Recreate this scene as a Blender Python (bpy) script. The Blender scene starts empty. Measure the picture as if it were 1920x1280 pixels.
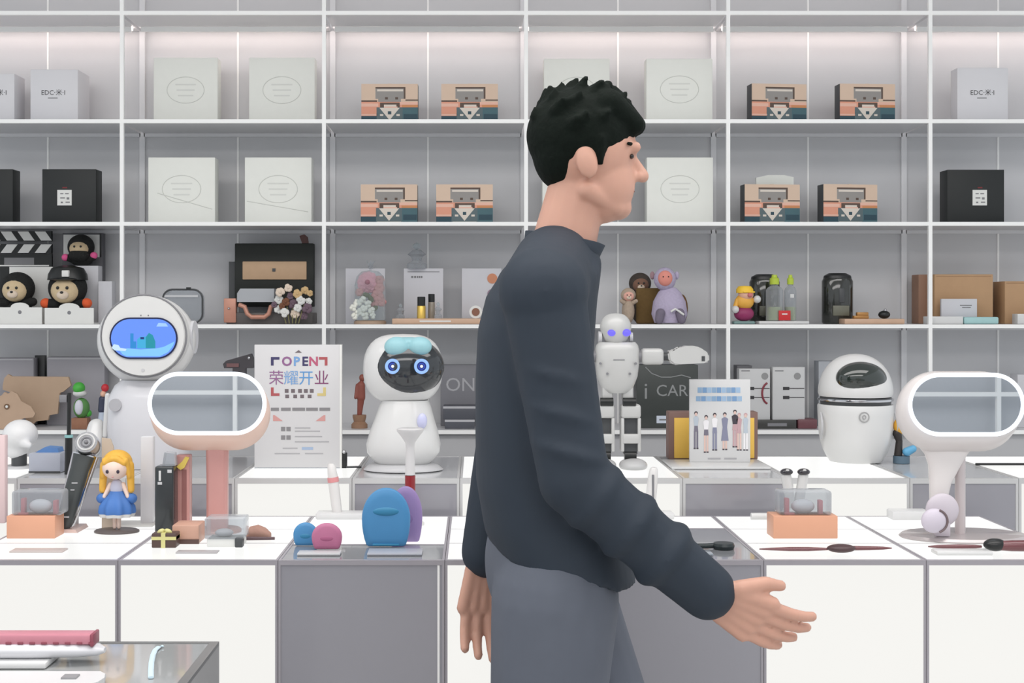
import bpy, bmesh, math, random
from mathutils import Vector, Matrix, Euler, noise
random.seed(7)
C = bpy.context.scene.collection
PI = math.pi
FP, CX, CY, EYE = 2500.0, 890.0, 580.0, 1.33   # focal length in pixels, vanishing point, eye height (m)

# ------------------------------------------------------------------ camera, world, lamps, exposure
cam_d = bpy.data.cameras.new('camera')
cam_d.sensor_width = 36.0
cam_d.lens = FP / 1920.0 * 36.0
cam_d.shift_x = (960 - CX) / 1920.0
cam_d.shift_y = -(640 - CY) / 1920.0
cam = bpy.data.objects.new('camera', cam_d)
cam.location = (0, 0, EYE)
cam.rotation_euler = (PI / 2, 0, 0)
C.objects.link(cam)
bpy.context.scene.camera = cam

w = bpy.data.worlds.new('world')
bpy.context.scene.world = w
w.use_nodes = True
bg = w.node_tree.nodes['Background']
bg.inputs[0].default_value = (0.90, 0.95, 1.0, 1)
bg.inputs[1].default_value = 0.88


def area(name, loc, size, power, rot=(0, 0, 0), col=(1, 0.97, 0.95)):
    d = bpy.data.lights.new(name, 'AREA')
    d.shape = 'RECTANGLE'
    d.size, d.size_y = size
    d.energy = power
    d.color = col
    o = bpy.data.objects.new(name, d)
    o.location = loc
    o.rotation_euler = rot
    C.objects.link(o)
    return o


area('ceiling_lamp_aisle', (0, 1.9, 2.86), (4.5, 1.0), 55)
area('ceiling_lamp_front', (0, -0.6, 2.86), (4.5, 1.2), 75)
vs = bpy.context.scene.view_settings
vs.view_transform = 'Standard'
vs.look = 'None'
vs.gamma = 1.0
vs.exposure = 0.0
vs.use_curve_mapping = False
bpy.context.scene.cycles.use_denoising = True


# ------------------------------------------------------------------ materials
def lin(c):
    return tuple((v / 12.92 if v <= 0.04045 else ((v + 0.055) / 1.055) ** 2.4) for v in (x / 255.0 for x in c))


MATS = {}


def mat(name, c, rough=0.5, metal=0.0, var=0.05, scale=40.0, bump=0.0, coat=0.0, spec=0.5, sss=0.0):
    if name in MATS:
        return MATS[name]
    m = bpy.data.materials.new(name)
    m.use_nodes = True
    nt = m.node_tree
    b = nt.nodes['Principled BSDF']
    b.inputs['Roughness'].default_value = rough
    b.inputs['Metallic'].default_value = metal
    b.inputs['Specular IOR Level'].default_value = spec
    b.inputs['Coat Weight'].default_value = coat
    l = lin(c)
    tc = nt.nodes.new('ShaderNodeTexCoord')
    nz = nt.nodes.new('ShaderNodeTexNoise')
    nz.inputs['Scale'].default_value = scale
    nz.inputs['Detail'].default_value = 3
    nt.links.new(tc.outputs['Object'], nz.inputs['Vector'])
    mx = nt.nodes.new('ShaderNodeMix')
    mx.data_type = 'RGBA'
    mx.inputs[6].default_value = tuple(min(1, v * (1 + var)) for v in l) + (1,)
    mx.inputs[7].default_value = tuple(v * (1 - var) for v in l) + (1,)
    nt.links.new(nz.outputs['Fac'], mx.inputs[0])
    nt.links.new(mx.outputs[2], b.inputs['Base Color'])
    if bump:
        bp = nt.nodes.new('ShaderNodeBump')
        bp.inputs['Strength'].default_value = bump
        bp.inputs['Distance'].default_value = 0.004
        nt.links.new(nz.outputs['Fac'], bp.inputs['Height'])
        nt.links.new(bp.outputs['Normal'], b.inputs['Normal'])
    if sss:
        b.inputs['Subsurface Weight'].default_value = sss
        b.inputs['Subsurface Radius'].default_value = (0.01, 0.004, 0.002)
    MATS[name] = m
    return m


def glow(name, c, s=1.0):
    """A surface that gives off light: lit panel, screen, LED."""
    if name in MATS:
        return MATS[name]
    m = bpy.data.materials.new(name)
    m.use_nodes = True
    nt = m.node_tree
    b = nt.nodes['Principled BSDF']
    b.inputs['Base Color'].default_value = (0.02, 0.02, 0.02, 1)
    b.inputs['Roughness'].default_value = 0.25
    b.inputs['Specular IOR Level'].default_value = 0.25
    tc = nt.nodes.new('ShaderNodeTexCoord')
    nz = nt.nodes.new('ShaderNodeTexNoise')
    nz.inputs['Scale'].default_value = 2.0
    nt.links.new(tc.outputs['Object'], nz.inputs['Vector'])
    mx = nt.nodes.new('ShaderNodeMix')
    mx.data_type = 'RGBA'
    l = lin(c)
    mx.inputs[6].default_value = tuple(v * 1.02 for v in l) + (1,)
    mx.inputs[7].default_value = tuple(v * 0.97 for v in l) + (1,)
    nt.links.new(nz.outputs['Fac'], mx.inputs[0])
    nt.links.new(mx.outputs[2], b.inputs['Emission Color'])
    b.inputs['Emission Strength'].default_value = s
    MATS[name] = m
    return m


def clear(name, tint=(235, 240, 242), op=0.12, rough=0.05):
    """Thin clear plastic or glass."""
    if name in MATS:
        return MATS[name]
    m = bpy.data.materials.new(name)
    m.use_nodes = True
    nt = m.node_tree
    b = nt.nodes['Principled BSDF']
    b.inputs['Base Color'].default_value = lin(tint) + (1,)
    b.inputs['Roughness'].default_value = rough
    lw = nt.nodes.new('ShaderNodeLayerWeight')
    lw.inputs[0].default_value = 0.25
    mp = nt.nodes.new('ShaderNodeMapRange')
    mp.inputs[3].default_value = op
    mp.inputs[4].default_value = min(1, op + 0.55)
    nt.links.new(lw.outputs['Facing'], mp.inputs[0])
    tr = nt.nodes.new('ShaderNodeBsdfTransparent')
    tr.inputs[0].default_value = lin(tint) + (1,)
    ms = nt.nodes.new('ShaderNodeMixShader')
    nt.links.new(mp.outputs[0], ms.inputs[0])
    nt.links.new(tr.outputs[0], ms.inputs[1])
    nt.links.new(b.outputs[0], ms.inputs[2])
    nt.links.new(ms.outputs[0], nt.nodes['Material Output'].inputs[0])
    MATS[name] = m
    return m


WHITE_METAL = mat('white_metal', (252, 252, 250), 0.35, 0, 0.01)
GREY_PANEL = mat('grey_back_panel', (206, 206, 208), 0.35, 0, 0.02, 6)
SHELF_GREY = mat('shelf_grey', (214, 214, 216), 0.35, 0, 0.02, 8)
FRAME_GREY = mat('frame_grey', (160, 156, 162), 0.35, 0, 0.02)
PANEL_GREY = mat('smoked_panel', (150, 149, 156), 0.18, 0, 0.03, 5, coat=0.4)
TOP_GREY = mat('grey_glass_top', (140, 142, 146), 0.12, 0, 0.03, 5, coat=0.5)
LIT = glow('lit_panel', (246, 245, 241), 0.97)
LIT_TOP = glow('lit_top', (247, 247, 245), 0.97)
LED = glow('led_strip', (255, 238, 232), 8.0)
WHITE = mat('white_plastic', (216, 216, 215), 0.3, 0, 0.01, coat=0.3)
OFFWHITE = mat('off_white_card', (228, 228, 224), 0.6, 0, 0.02)
CREAM = mat('cream_card', (236, 237, 230), 0.6, 0, 0.02)
LGREY = mat('light_grey_plastic', (200, 200, 202), 0.4, 0, 0.02)
MGREY = mat('mid_grey_plastic', (128, 128, 132), 0.45, 0, 0.03)
DGREY = mat('dark_grey_plastic', (70, 72, 74), 0.4, 0, 0.05)
BLACK = mat('black_plastic', (26, 28, 28), 0.35, 0, 0.1)
BLACKCARD = mat('black_card', (30, 33, 33), 0.55, 0, 0.1)
BLACKPLUSH = mat('black_plush', (28, 29, 28), 0.9, 0, 0.25, 200, 0.6)
CHROME = mat('chrome', (205, 205, 208), 0.12, 1.0, 0.02)
FROST = clear('frosted_cover', (214, 217, 221), 0.62, 0.2)
COPPER = mat('copper_card', (214, 158, 128), 0.4, 0, 0.04)
COPPER_MET = mat('copper_metal', (196, 142, 122), 0.35, 0.2, 0.05)
KRAFT = mat('kraft_card', (186, 150, 114), 0.75, 0, 0.06, 30, 0.1)
KRAFT_LT = mat('pale_kraft', (186, 160, 136), 0.75, 0, 0.06, 30, 0.1)
WOOD = mat('pale_wood', (206, 172, 146), 0.5, 0, 0.08, 25)
ROSE = mat('rose_plastic', (208, 154, 148), 0.3, 0.1, 0.03)
PEACH = mat('peach_plastic', (244, 212, 196), 0.35, 0, 0.02)
TAN = mat('tan_panel', (196, 164, 132), 0.6, 0, 0.06)
CLEAR = clear('clear_plastic')
CLEARGREY = clear('clear_grey_plastic', (222, 225, 228), 0.2)
INK = mat('dark_ink', (60, 58, 60), 0.7, 0, 0.02)
INK_LT = mat('pale_ink', (128, 128, 130), 0.7, 0, 0.02)
MIRROR = mat('mirror_glass', (216, 221, 226), 0.01, 1.0, 0.0)
RING = glow('ring_light', (236, 244, 255), 1.7)
YELLOW = mat('yellow_card', (246, 200, 92), 0.5, 0, 0.03)
GOLD = mat('gold', (222, 186, 92), 0.3, 0.5, 0.08)


# ------------------------------------------------------------------ pixel to place
class V:
    """Real place of a photo pixel at distance D from the camera."""

    def __init__(s, D):
        s.D = D
        s.u = D / FP

    def x(s, px):
        return (px - CX) * s.u

    def z(s, py):
        return EYE - (py - CY) * s.u


# ------------------------------------------------------------------ mesh builder
class B:
    def __init__(s):
        s.bm = bmesh.new()
        s.mi = 0

    def _done(s, n0, smooth=False):
        for f in s.bm.faces:
            if f.index == -1 or f.index >= n0:
                f.material_index = s.mi
        s.bm.faces.index_update()

    def _mark(s):
        s.bm.faces.index_update()
        return set(s.bm.faces)

    def _paint(s, old):
        for f in s.bm.faces:
            if f not in old:
                f.material_index = s.mi
        return s

    def box(s, x0, x1, y0, y1, z0, z1, bev=0.0, seg=2):
        old = s._mark()
        r = bmesh.ops.create_cube(s.bm, size=1.0, matrix=Matrix.Translation(((x0 + x1) / 2, (y0 + y1) / 2, (z0 + z1) / 2)) @ Matrix.Diagonal((abs(x1 - x0), abs(y1 - y0), abs(z1 - z0), 1)))
        if bev > 0:
            es = {e for v in r['verts'] for e in v.link_edges}
            bmesh.ops.bevel(s.bm, geom=list(es), offset=bev, segments=seg, profile=0.5, affect='EDGES')
        return s._paint(old)

    def sph(s, c, r, n=20, rot=None):
        old = s._mark()
        if not hasattr(r, '__len__'):
            r = (r, r, r)
        m = Matrix.Translation(c)
        if rot:
            m = m @ Euler(rot).to_matrix().to_4x4()
        bmesh.ops.create_uvsphere(s.bm, u_segments=n, v_segments=max(8, n * 2 // 3), radius=1.0, matrix=m @ Matrix.Diagonal((r[0], r[1], r[2], 1)))
        return s._paint(old)

    def cone(s, p0, p1, r0, r1, n=20, caps=True):
        old = s._mark()
        p0, p1 = Vector(p0), Vector(p1)
        d = p1 - p0
        m = Matrix.Translation((p0 + p1) / 2) @ d.to_track_quat('Z', 'Y').to_matrix().to_4x4()
        bmesh.ops.create_cone(s.bm, cap_ends=caps, segments=n, radius1=max(r0, 1e-5), radius2=max(r1, 1e-5), depth=d.length, matrix=m)
        return s._paint(old)

    def cyl(s, p0, p1, r, n=20):
        return s.cone(p0, p1, r, r, n)

    def cap(s, p0, p1, r0, r1, n=16):
        """Tapered capsule."""
        s.cone(p0, p1, r0, r1, n)
        s.sph(p0, r0, n)
        return s.sph(p1, r1, n)

    def rings(s, rs, close=True, caps=True):
        """Loft through rings (lists of points of equal length)."""
        old = s._mark()
        vv = [[s.bm.verts.new(p) for p in r] for r in rs]
        n = len(rs[0])
        for a, b in zip(vv, vv[1:]):
            for i in range(n):
                j = (i + 1) % n
                s.bm.faces.new((a[i], a[j], b[j], b[i]))
        if caps:
            s.bm.faces.new(list(reversed(vv[0])))
            s.bm.faces.new(vv[-1])
        return s._paint(old)

    def lathe(s, c, prof, n=32, sx=1.0, sy=1.0):
        """prof: (radius, z) pairs; axis +Z through c."""
        rs = []
        for r, z in prof:
            r = max(r, 1e-4)
            rs.append([(c[0] + r * sx * math.cos(2 * PI * i / n), c[1] + r * sy * math.sin(2 * PI * i / n), c[2] + z) for i in range(n)])
        return s.rings(rs)

    def prism(s, pts, y0, y1):
        """Outline in x,z pushed from y0 to y1."""
        return s.rings([[(p[0], y0, p[1]) for p in pts], [(p[0], y1, p[1]) for p in pts]])

    def quad(s, x0, x1, z0, z1, y):
        old = s._mark()
        vs_ = [s.bm.verts.new(p) for p in ((x0, y, z0), (x1, y, z0), (x1, y, z1), (x0, y, z1))]
        s.bm.faces.new(vs_)
        return s._paint(old)

    def poly(s, pts, y):
        old = s._mark()
        s.bm.faces.new([s.bm.verts.new((p[0], y, p[1])) for p in pts])
        return s._paint(old)

    def tube(s, pts, r, n=10, closed=False):
        pts = [Vector(p) for p in pts]
        rs = []
        m = len(pts)
        for i, p in enumerate(pts):
            if closed:
                d = pts[(i + 1) % m] - pts[i - 1]
            else:
                d = pts[min(i + 1, m - 1)] - pts[max(i - 1, 0)]
            d.normalize()
            a = Vector((0, 1, 0)) if abs(d.y) < 0.9 else Vector((1, 0, 0))
            e1 = d.cross(a).normalized()
            e2 = d.cross(e1).normalized()
            rr = r[i] if hasattr(r, '__len__') else r
            rs.append([p + e1 * rr * math.cos(2 * PI * k / n) + e2 * rr * math.sin(2 * PI * k / n) for k in range(n)])
        if closed:
            rs.append(rs[0])
            old = s._mark()
            vv = [[s.bm.verts.new(p) for p in q] for q in rs[:-1]]
            for i in range(m):
                a, b = vv[i], vv[(i + 1) % m]
                for k in range(n):
                    j = (k + 1) % n
                    s.bm.faces.new((a[k], a[j], b[j], b[k]))
            return s._paint(old)
        return s.rings(rs)

    def use(s, i):
        s.mi = i
        return s

    def xf(s, m):
        bmesh.ops.transform(s.bm, matrix=m, verts=s.bm.verts[:])
        return s


def O(b, name, mats, parent=None, smooth=True, label=None, angle=40, normals=True):
    """Link the builder's mesh as one object."""
    me = bpy.data.meshes.new(name)
    if normals:
        bmesh.ops.recalc_face_normals(b.bm, faces=b.bm.faces[:])
    if smooth:
        for f in b.bm.faces:
            f.smooth = True
        lim = math.radians(angle)
        for e in b.bm.edges:
            if len(e.link_faces) == 2 and e.calc_face_angle(0) > lim:
                e.smooth = False
    b.bm.to_mesh(me)
    b.bm.free()
    for m in (mats if isinstance(mats, (list, tuple)) else [mats]):
        me.materials.append(m)
    o = bpy.data.objects.new(name, me)
    C.objects.link(o)
    if parent is not None:
        o.parent = parent
        root = parent
        off = Vector((0, 0, 0))
        while root is not None:
            off += Vector(root.location)
            root = root.parent
        me.transform(Matrix.Translation(-off))
    if label:
        o['label'] = label
    return o


def T(name, label, cat, loc, group=None):
    o = bpy.data.objects.new(name, None)
    o.empty_display_size = 0.05
    o.location = loc
    C.objects.link(o)
    o['label'] = label
    o['category'] = cat
    if group:
        o['group'] = group
    return o


def tag(o, label, cat, group=None, kind=None):
    if label:
        o['label'] = label
    if cat:
        o['category'] = cat
    if group:
        o['group'] = group
    if kind:
        o['kind'] = kind
    return o


def one(b, name, mats, label, cat, group=None, **k):
    """A thing that is one mesh, its origin at its base."""
    xs = [v.co for v in b.bm.verts]
    c = Vector(((min(v.x for v in xs) + max(v.x for v in xs)) / 2, (min(v.y for v in xs) + max(v.y for v in xs)) / 2, min(v.z for v in xs)))
    o = O(b, name, mats, None, **k)
    o.data.transform(Matrix.Translation(-c))
    o.location = c
    return tag(o, label, cat, group)


def copy_tree(o, parent=None):
    c = o.copy()
    C.objects.link(c)
    if parent:
        c.parent = parent
    for ch in list(o.children):
        copy_tree(ch, c)
    return c


def dup(o, loc, label, group=None):
    c = copy_tree(o)
    c.location = loc
    c['label'] = label
    if group:
        c['group'] = group
    return c


def text(body, h, x, z, y, m, parent, name='lettering', align='CENTER', space=1.0, bold=0.0):
    """Flat lettering facing the aisle, as a mesh."""
    cu = bpy.data.curves.new(name, 'FONT')
    cu.body = body
    cu.size = h
    cu.align_x = align
    cu.align_y = 'CENTER'
    cu.space_character = space
    cu.offset = bold
    cu.resolution_u = 3
    tmp = bpy.data.objects.new('tmp_text', cu)
    C.objects.link(tmp)
    bpy.context.view_layer.update()
    me = bpy.data.meshes.new_from_object(tmp.evaluated_get(bpy.context.evaluated_depsgraph_get()))
    bpy.data.objects.remove(tmp)
    bpy.data.curves.remove(cu)
    b = B()
    b.bm.from_mesh(me)
    bpy.data.meshes.remove(me)
    b.xf(Matrix.Translation((x, y, z)) @ Matrix.Rotation(PI / 2, 4, 'X'))
    return O(b, name, m, parent, smooth=False, normals=False)


def stad(cx, cz, hw, hh, n=40):
    """Stadium / rounded outline points (superellipse-like)."""
    pts = []
    r = hh
    k = n // 2
    for i in range(k + 1):
        a = -PI / 2 + PI * i / k
        pts.append((cx + hw - r + r * math.cos(a), cz + r * math.sin(a)))
    for i in range(k + 1):
        a = PI / 2 + PI * i / k
        pts.append((cx - hw + r + r * math.cos(a), cz + r * math.sin(a)))
    return pts


def rrect(cx, cz, hw, hh, r, n=6):
    pts = []
    for sx, sz, a0 in ((1, -1, -PI / 2), (1, 1, 0), (-1, 1, PI / 2), (-1, -1, PI)):
        for i in range(n + 1):
            a = a0 + PI / 2 * i / n
            pts.append((cx + sx * (hw - r) + r * math.cos(a), cz + sz * (hh - r) + r * math.sin(a)))
    return pts


def ell(cx, cz, rx, rz, n=32):
    return [(cx + rx * math.cos(2 * PI * i / n), cz + rz * math.sin(2 * PI * i / n)) for i in range(n)]


def remesh(b, vox, smooth_it=4):
    """Fuse the builder's shapes into one continuous surface."""
    me = bpy.data.meshes.new('tmp')
    b.bm.to_mesh(me)
    b.bm.free()
    o = bpy.data.objects.new('tmp', me)
    C.objects.link(o)
    md = o.modifiers.new('r', 'REMESH')
    md.mode = 'VOXEL'
    md.voxel_size = vox
    sm = o.modifiers.new('s', 'SMOOTH')
    sm.iterations = smooth_it
    sm.factor = 0.5
    bpy.context.view_layer.update()
    r = bpy.data.meshes.new_from_object(o.evaluated_get(bpy.context.evaluated_depsgraph_get()))
    bpy.data.objects.remove(o)
    nb = B()
    nb.bm.from_mesh(r)
    bpy.data.meshes.remove(r)
    return nb


# ------------------------------------------------------------------ setting
def struct(b, name, m):
    o = O(b, name, m, None, smooth=False)
    o['kind'] = 'structure'
    return o


YF, YB = 4.2, 4.47            # front and back of the shelf wall
struct(B().box(-3.2, 3.4, -2.5, 4.75, -0.06, 0), 'floor', mat('floor_tile', (206, 205, 203), 0.25, 0, 0.03, 3))
struct(B().box(-3.2, 3.4, -2.5, 4.75, 2.95, 3.02), 'ceiling', mat('ceiling_paint', (225, 225, 225), 0.7, 0, 0.02, 3))
struct(B().box(-3.2, 3.4, 4.62, 4.75, 0, 2.95), 'wall_back', mat('wall_paint', (190, 190, 192), 0.6, 0, 0.02, 3))

# ------------------------------------------------------------------ shelf wall
POST = [-1.112 + 0.637 * k for k in range(-1, 6)]
ROWS = [0.9436, 1.277, 1.5997, 1.923, 2.264, 2.607]      # shelf centres
SH = [z + 0.0065 for z in ROWS]                    # shelf tops
sw = T('shelving_unit', 'white metal wall shelving with grey backs filling the wall behind the counters', 'shelf', (0.2, YF, 0))
for k, x in enumerate(POST):
    O(B().box(x - 0.006, x + 0.006, YF, YF + 0.012, 0, 2.75), 'front_post', WHITE_METAL, sw, smooth=False)
    O(B().box(x - 0.009, x + 0.009, YB - 0.012, YB, 0, 2.75), 'rear_post', mat('rear_post_paint', (228, 228, 230), 0.4, 0, 0.02), sw, smooth=False)
for k in range(len(POST) - 1):
    x0, x1 = POST[k] + 0.006, POST[k + 1] - 0.006
    xm = (x0 + x1) / 2
    for zi, z in enumerate(ROWS):
        b = B().box(x0, x1, YF + 0.012, YB - 0.012, z - 0.005, z + 0.006)
        b.use(1).box(x0, x1, YF, YF + 0.012, z - 0.006, z + 0.006)
        O(b, 'shelf_board', [SHELF_GREY, WHITE_METAL], sw, smooth=False)
        if zi != 4:
            O(B().box(x0, x1, YB - 0.012, YB, z - 0.016, z - 0.005), 'rear_rail', mat('rear_post_paint', (205, 205, 207)), sw, smooth=False)
    # back panels: two sheets per bay with a pale seam between
    for a, c in ((x0, xm - 0.003), (xm + 0.003, x1)):
        O(B().box(a, c, YB, YB + 0.012, 0.86, 2.75), 'back_panel', GREY_PANEL, sw, smooth=False)
    O(B().box(xm - 0.003, xm + 0.003, YB - 0.002, YB + 0.012, 0.86, 2.75), 'panel_seam', WHITE_METAL, sw, smooth=False)
    O(B().box(x0, x1, YF + 0.02, YF + 0.035, 0.0, 0.937), 'plinth_panel', mat('plinth_grey', (188, 188, 190), 0.4, 0, 0.02), sw, smooth=False)
    # LED strip under the top board, near the back
    for z in (2.258, 2.601):
        O(B().box(x0 + 0.01, x1 - 0.01, YB - 0.082, YB - 0.070, z - 0.0085, z), 'led_strip', LED, sw, smooth=False)
        O(B().box(x0 + 0.01, x1 - 0.01, YB - 0.094, YB - 0.083, z - 0.0165, z), 'led_cover', WHITE_METAL, sw, smooth=False)

# opposite side of the aisle: a bare white rack added for the mirrors to reflect
b = B()
for z in (0.84, 0.40, 1.28, 1.72, 2.16):
    b.box(-3.1, 3.3, -2.5, -2.47, z - 0.012, z + 0.012)
for x in (-2.6, -1.415, -0.25, 0.9, 1.95, 3.03):
    b.box(x - 0.012, x + 0.012, -2.5, -2.471, 0, 2.9)
struct(b, 'mirror_rack_1', WHITE_METAL)
b = B().box(-3.1, 3.3, -2.56, -2.55, 0.0, 1.15)
struct(b, 'mirror_backdrop', mat('aisle_grey', (196, 198, 202), 0.5, 0, 0.02))  # low grey wall added behind the camera to fill the mirror reflections

# ------------------------------------------------------------------ counters
T1, T2 = 0.873, 0.95
def plinth(name, label, x0, x1, y0, y1, h, front, top, group, frame=FRAME_GREY, e=0.0045, strip=None, sd=0.1):
    t = T(name, label, 'display counter', ((x0 + x1) / 2, y0, 0), group)
    b = B().box(x0 + 0.001, x1 - 0.001, y0 + 0.004, y1, 0.0, h - 0.004)
    O(b, 'body', mat('counter_body', (214, 214, 214), 0.4, 0, 0.02), t, smooth=False)
    f = B()
    f.box(x0, x0 + e, y0, y0 + 0.006, 0, h - 2 * e)
    f.box(x1 - e, x1, y0, y0 + 0.006, 0, h - 2 * e)
    f.box(x0, x1, y0, y0 + 0.010, h - 2 * e, h)
    f.box(x0, x0 + e, y0 + 0.01, y1, h - e, h)
    f.box(x1 - e, x1, y0 + 0.01, y1, h - e, h)
    f.box(x0 + e, x1 - e, y1 - 0.006, y1, h - e, h)
    O(f, 'frame', frame, t, smooth=False)
    O(B().box(x0 + e, x1 - e, y0 + 0.0015, y0 + 0.005, 0.04, h - 2 * e), 'front_panel', front, t, smooth=False)
    ym = y1 - 0.006
    if strip:
        O(B().box(x0 + e, x1 - e, y1 - sd, y1 - 0.006, h - 0.006, h - 0.0008), 'rear_top_strip', strip, t, smooth=False)
        O(B().box(x0 + e, x1 - e, y1 - sd - 0.005, y1 - sd, h - 0.006, h), 'strip_edge', frame, t, smooth=False)
        ym = y1 - sd - 0.005
    if top is LIT_TOP and y0 < 2.5:
        for yg in (2.61, 2.78):
            O(B().box(x0 + e, x1 - e, yg, yg + 0.0035, h - 0.006, h - 0.0005), 'glass_edge', mat('glass_edge', (186, 184, 186), 0.3), t, smooth=False)
    O(B().box(x0 + e, x1 - e, y0 + 0.01, ym, h - 0.006, h - 0.0008), 'top_panel', top, t, smooth=False)
    if sd == 0.355:
        O(B().box(x1 - 0.013, x1 - 0.009, y0 + 0.0005, y0 + 0.006, 0.04, h - 2 * e), 'edge_strip', WHITE_METAL, t, smooth=False)
    return t


va = V(2.43)
E1 = [va.x(p) for p in (-388, -85, 221, 521, 834, 1132, 1432, 1737, 2042, 2345)]
names1 = [
    ('glowing white counter at the far left, under the clear box with copper base', 1),
    ('glowing white counter under the clear copper-based box, shaver and doll at left', 1),
    ('glowing white counter under the rose gold lit mirror', 1),
    ('dark grey counter carrying the blue, pink and purple silicone brushes', 0),
    ('glowing white counter behind the walking person, its left edge showing beside him', 1),
    ('dark grey counter right of the person, carrying the black strapped device', 0),
    ('glowing white counter at right carrying the copper-based clear box and maroon wand', 1),
    ('glowing white counter under the white lit mirror at right', 1),
    ('glowing white counter beyond the right edge', 1)]
for i, (lb, lit) in enumerate(names1):
    if i in (0, 8):
        continue
    a, c = E1[i], E1[i + 1]
    plinth('display_counter', lb, a + 0.0005, c - 0.0005, 2.43, 2.953, T1, LIT if lit else PANEL_GREY,
           LIT_TOP if lit else TOP_GREY, 'front row of display counters', strip=None if lit else LIT_TOP, sd={3: 0.355, 5: 0.165}.get(i, 0.1))
vb = V(3.0)
E2 = [vb.x(p) for p in (-172, 32, 236, 440, 660, 862, 1066, 1280, 1482, 1706, 1910, 2114)]
lit2 = [1, 0, 0, 1, 0, 1, 1, 0, 1, 0, 1]
lb2 = ['lit raised counter at the far left under the white bust stand', 'grey raised counter behind the black shaver', 'grey raised counter under the round headed robot with blue screen',
       'lit raised counter under the white poster board', 'grey raised counter under the dark faced robot with blue ring eyes', 'lit raised counter behind the person, its left end showing',
       'lit raised counter under the white humanoid robot', 'grey raised counter under the standing family picture board', 'lit raised counter under the egg shaped robot',
       'grey raised counter behind the stem of the white lit mirror', 'lit raised counter at the far right end']
for i in range(len(lit2)):
    plinth('raised_counter', lb2[i], E2[i] + 0.0005, E2[i + 1] - 0.0005, 3.0, 3.455, T2, LIT if lit2[i] else PANEL_GREY,
           LIT_TOP if lit2[i] else mat('pale_top', (205, 206, 208), 0.15, 0, 0.02, coat=0.4), 'rear row of raised counters',
           frame=mat('pale_frame', (200, 200, 200), 0.35, 0.1, 0.02), e=0.006)

# near table, bottom left
vt = V(2.13)
xr = vt.x(411)
tb = T('display_table', 'grey glass topped display table in the bottom left corner', 'table', (xr - 0.4, 1.9, 0))
O(B().box(xr - 0.80, xr, 1.45, 2.13, 0.0, 0.794), 'body', mat('table_body', (168, 168, 168), 0.4, 0, 0.02), tb, smooth=False)
f = B()
f.box(xr - 0.80, xr, 2.118, 2.13, 0.794, 0.80).box(xr - 0.014, xr, 1.45, 2.118, 0.794, 0.80).box(xr - 0.80, xr - 0.014, 1.45, 1.462, 0.794, 0.80)
O(f, 'frame', mat('table_frame', (120, 122, 122), 0.3, 0.4, 0.02), tb, smooth=False)
O(B().box(xr - 0.80, xr - 0.014, 1.462, 2.118, 0.794, 0.7992), 'glass_top', mat('table_glass', (170, 172, 172), 0.08, 0, 0.02, coat=0.5), tb, smooth=False)

# ------------------------------------------------------------------ goods on the shelf wall
def bx(name, label, cat, D, x0, x1, ytop, zb, dep, m, group=None, bev=0.0015):
    """Empty + carton body whose front face fills the photo's x0..x1 and reaches ytop."""
    v = V(D)
    t = T(name, label, cat, ((v.x(x0) + v.x(x1)) / 2, D + dep / 2, zb), group)
    O(B().box(v.x(x0), v.x(x1), D, D + dep, zb, v.z(ytop), bev), 'carton', m, t)
    return t, v


# --- white cartons with an embossed speech bubble
GB = 'white cartons embossed with an oval bubble'
def bubble_box(D, x0, x1, yt, row, label, line=None):
    t, v = bx('embossed_carton', label, 'box', D, x0, x1, yt, SH[row], 0.06, CREAM, GB)
    zb = SH[row]
    xc, w_ = v.x((x0 + x1) / 2), v.x(x1) - v.x(x0)
    zc = zb + (v.z(yt) - zb) * 0.52
    b = B()
    pts = [(p[0], D - 0.0003, p[1]) for p in ell(xc, zc, w_ * 0.29, w_ * 0.205, 40)]
    b.tube(pts, 0.0011, 6, closed=True)
    O(b, 'embossed_bubble', mat('emboss', (208, 209, 203), 0.5, 0, 0.01), t)
    b = B()
    for k in range(3):
        zz = zc + (1 - k) * 0.018
        b.box(xc - w_ * (0.16 - 0.02 * k), xc + w_ * (0.16 - 0.02 * k), D - 0.0005, D + 0.0005, zz - 0.0022, zz + 0.0022)
    O(b, 'embossed_text', mat('emboss_text', (218, 219, 213), 0.5, 0, 0.01), t, smooth=False)
    if line:
        b = B()
        (ax, az), (cx_, cz_) = line
        b.cyl((v.x(ax), D - 0.0002, v.z(az)), (v.x(cx_), D - 0.0002, v.z(cz_)), 0.0012, 8)
        O(b, 'crease', mat('emboss', (208, 209, 203)), t)
    return t


bubble_box(4.34, 288, 408, 108, 3, 'embossed white carton on the top row, left one of the pair nearest the left')
bubble_box(4.34, 467, 590, 108, 3, 'embossed white carton on the top row, right one of the pair nearest the left')
bubble_box(4.34, 1020, 1143, 110, 3, 'embossed white carton on the top row, partly behind the person\'s hair')
bubble_box(4.28, 1212, 1336, 110, 3, 'embossed white carton on the top row, right of the person\'s head')
bubble_box(4.28, 278, 403, 295, 2, 'embossed white carton on the second row, directly right of the black carton', ((295, 362), (398, 392)))
bubble_box(4.28, 459, 584, 295, 2, 'embossed white carton on the second row, left of the retro radio cartons', ((463, 377), (578, 397)))
bubble_box(4.28, 1017, 1140, 295, 2, 'embossed white carton on the second row, behind the person\'s face and neck')
bubble_box(4.28, 1213, 1337, 295, 2, 'embossed white carton on the second row, just right of the person\'s face')

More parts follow.
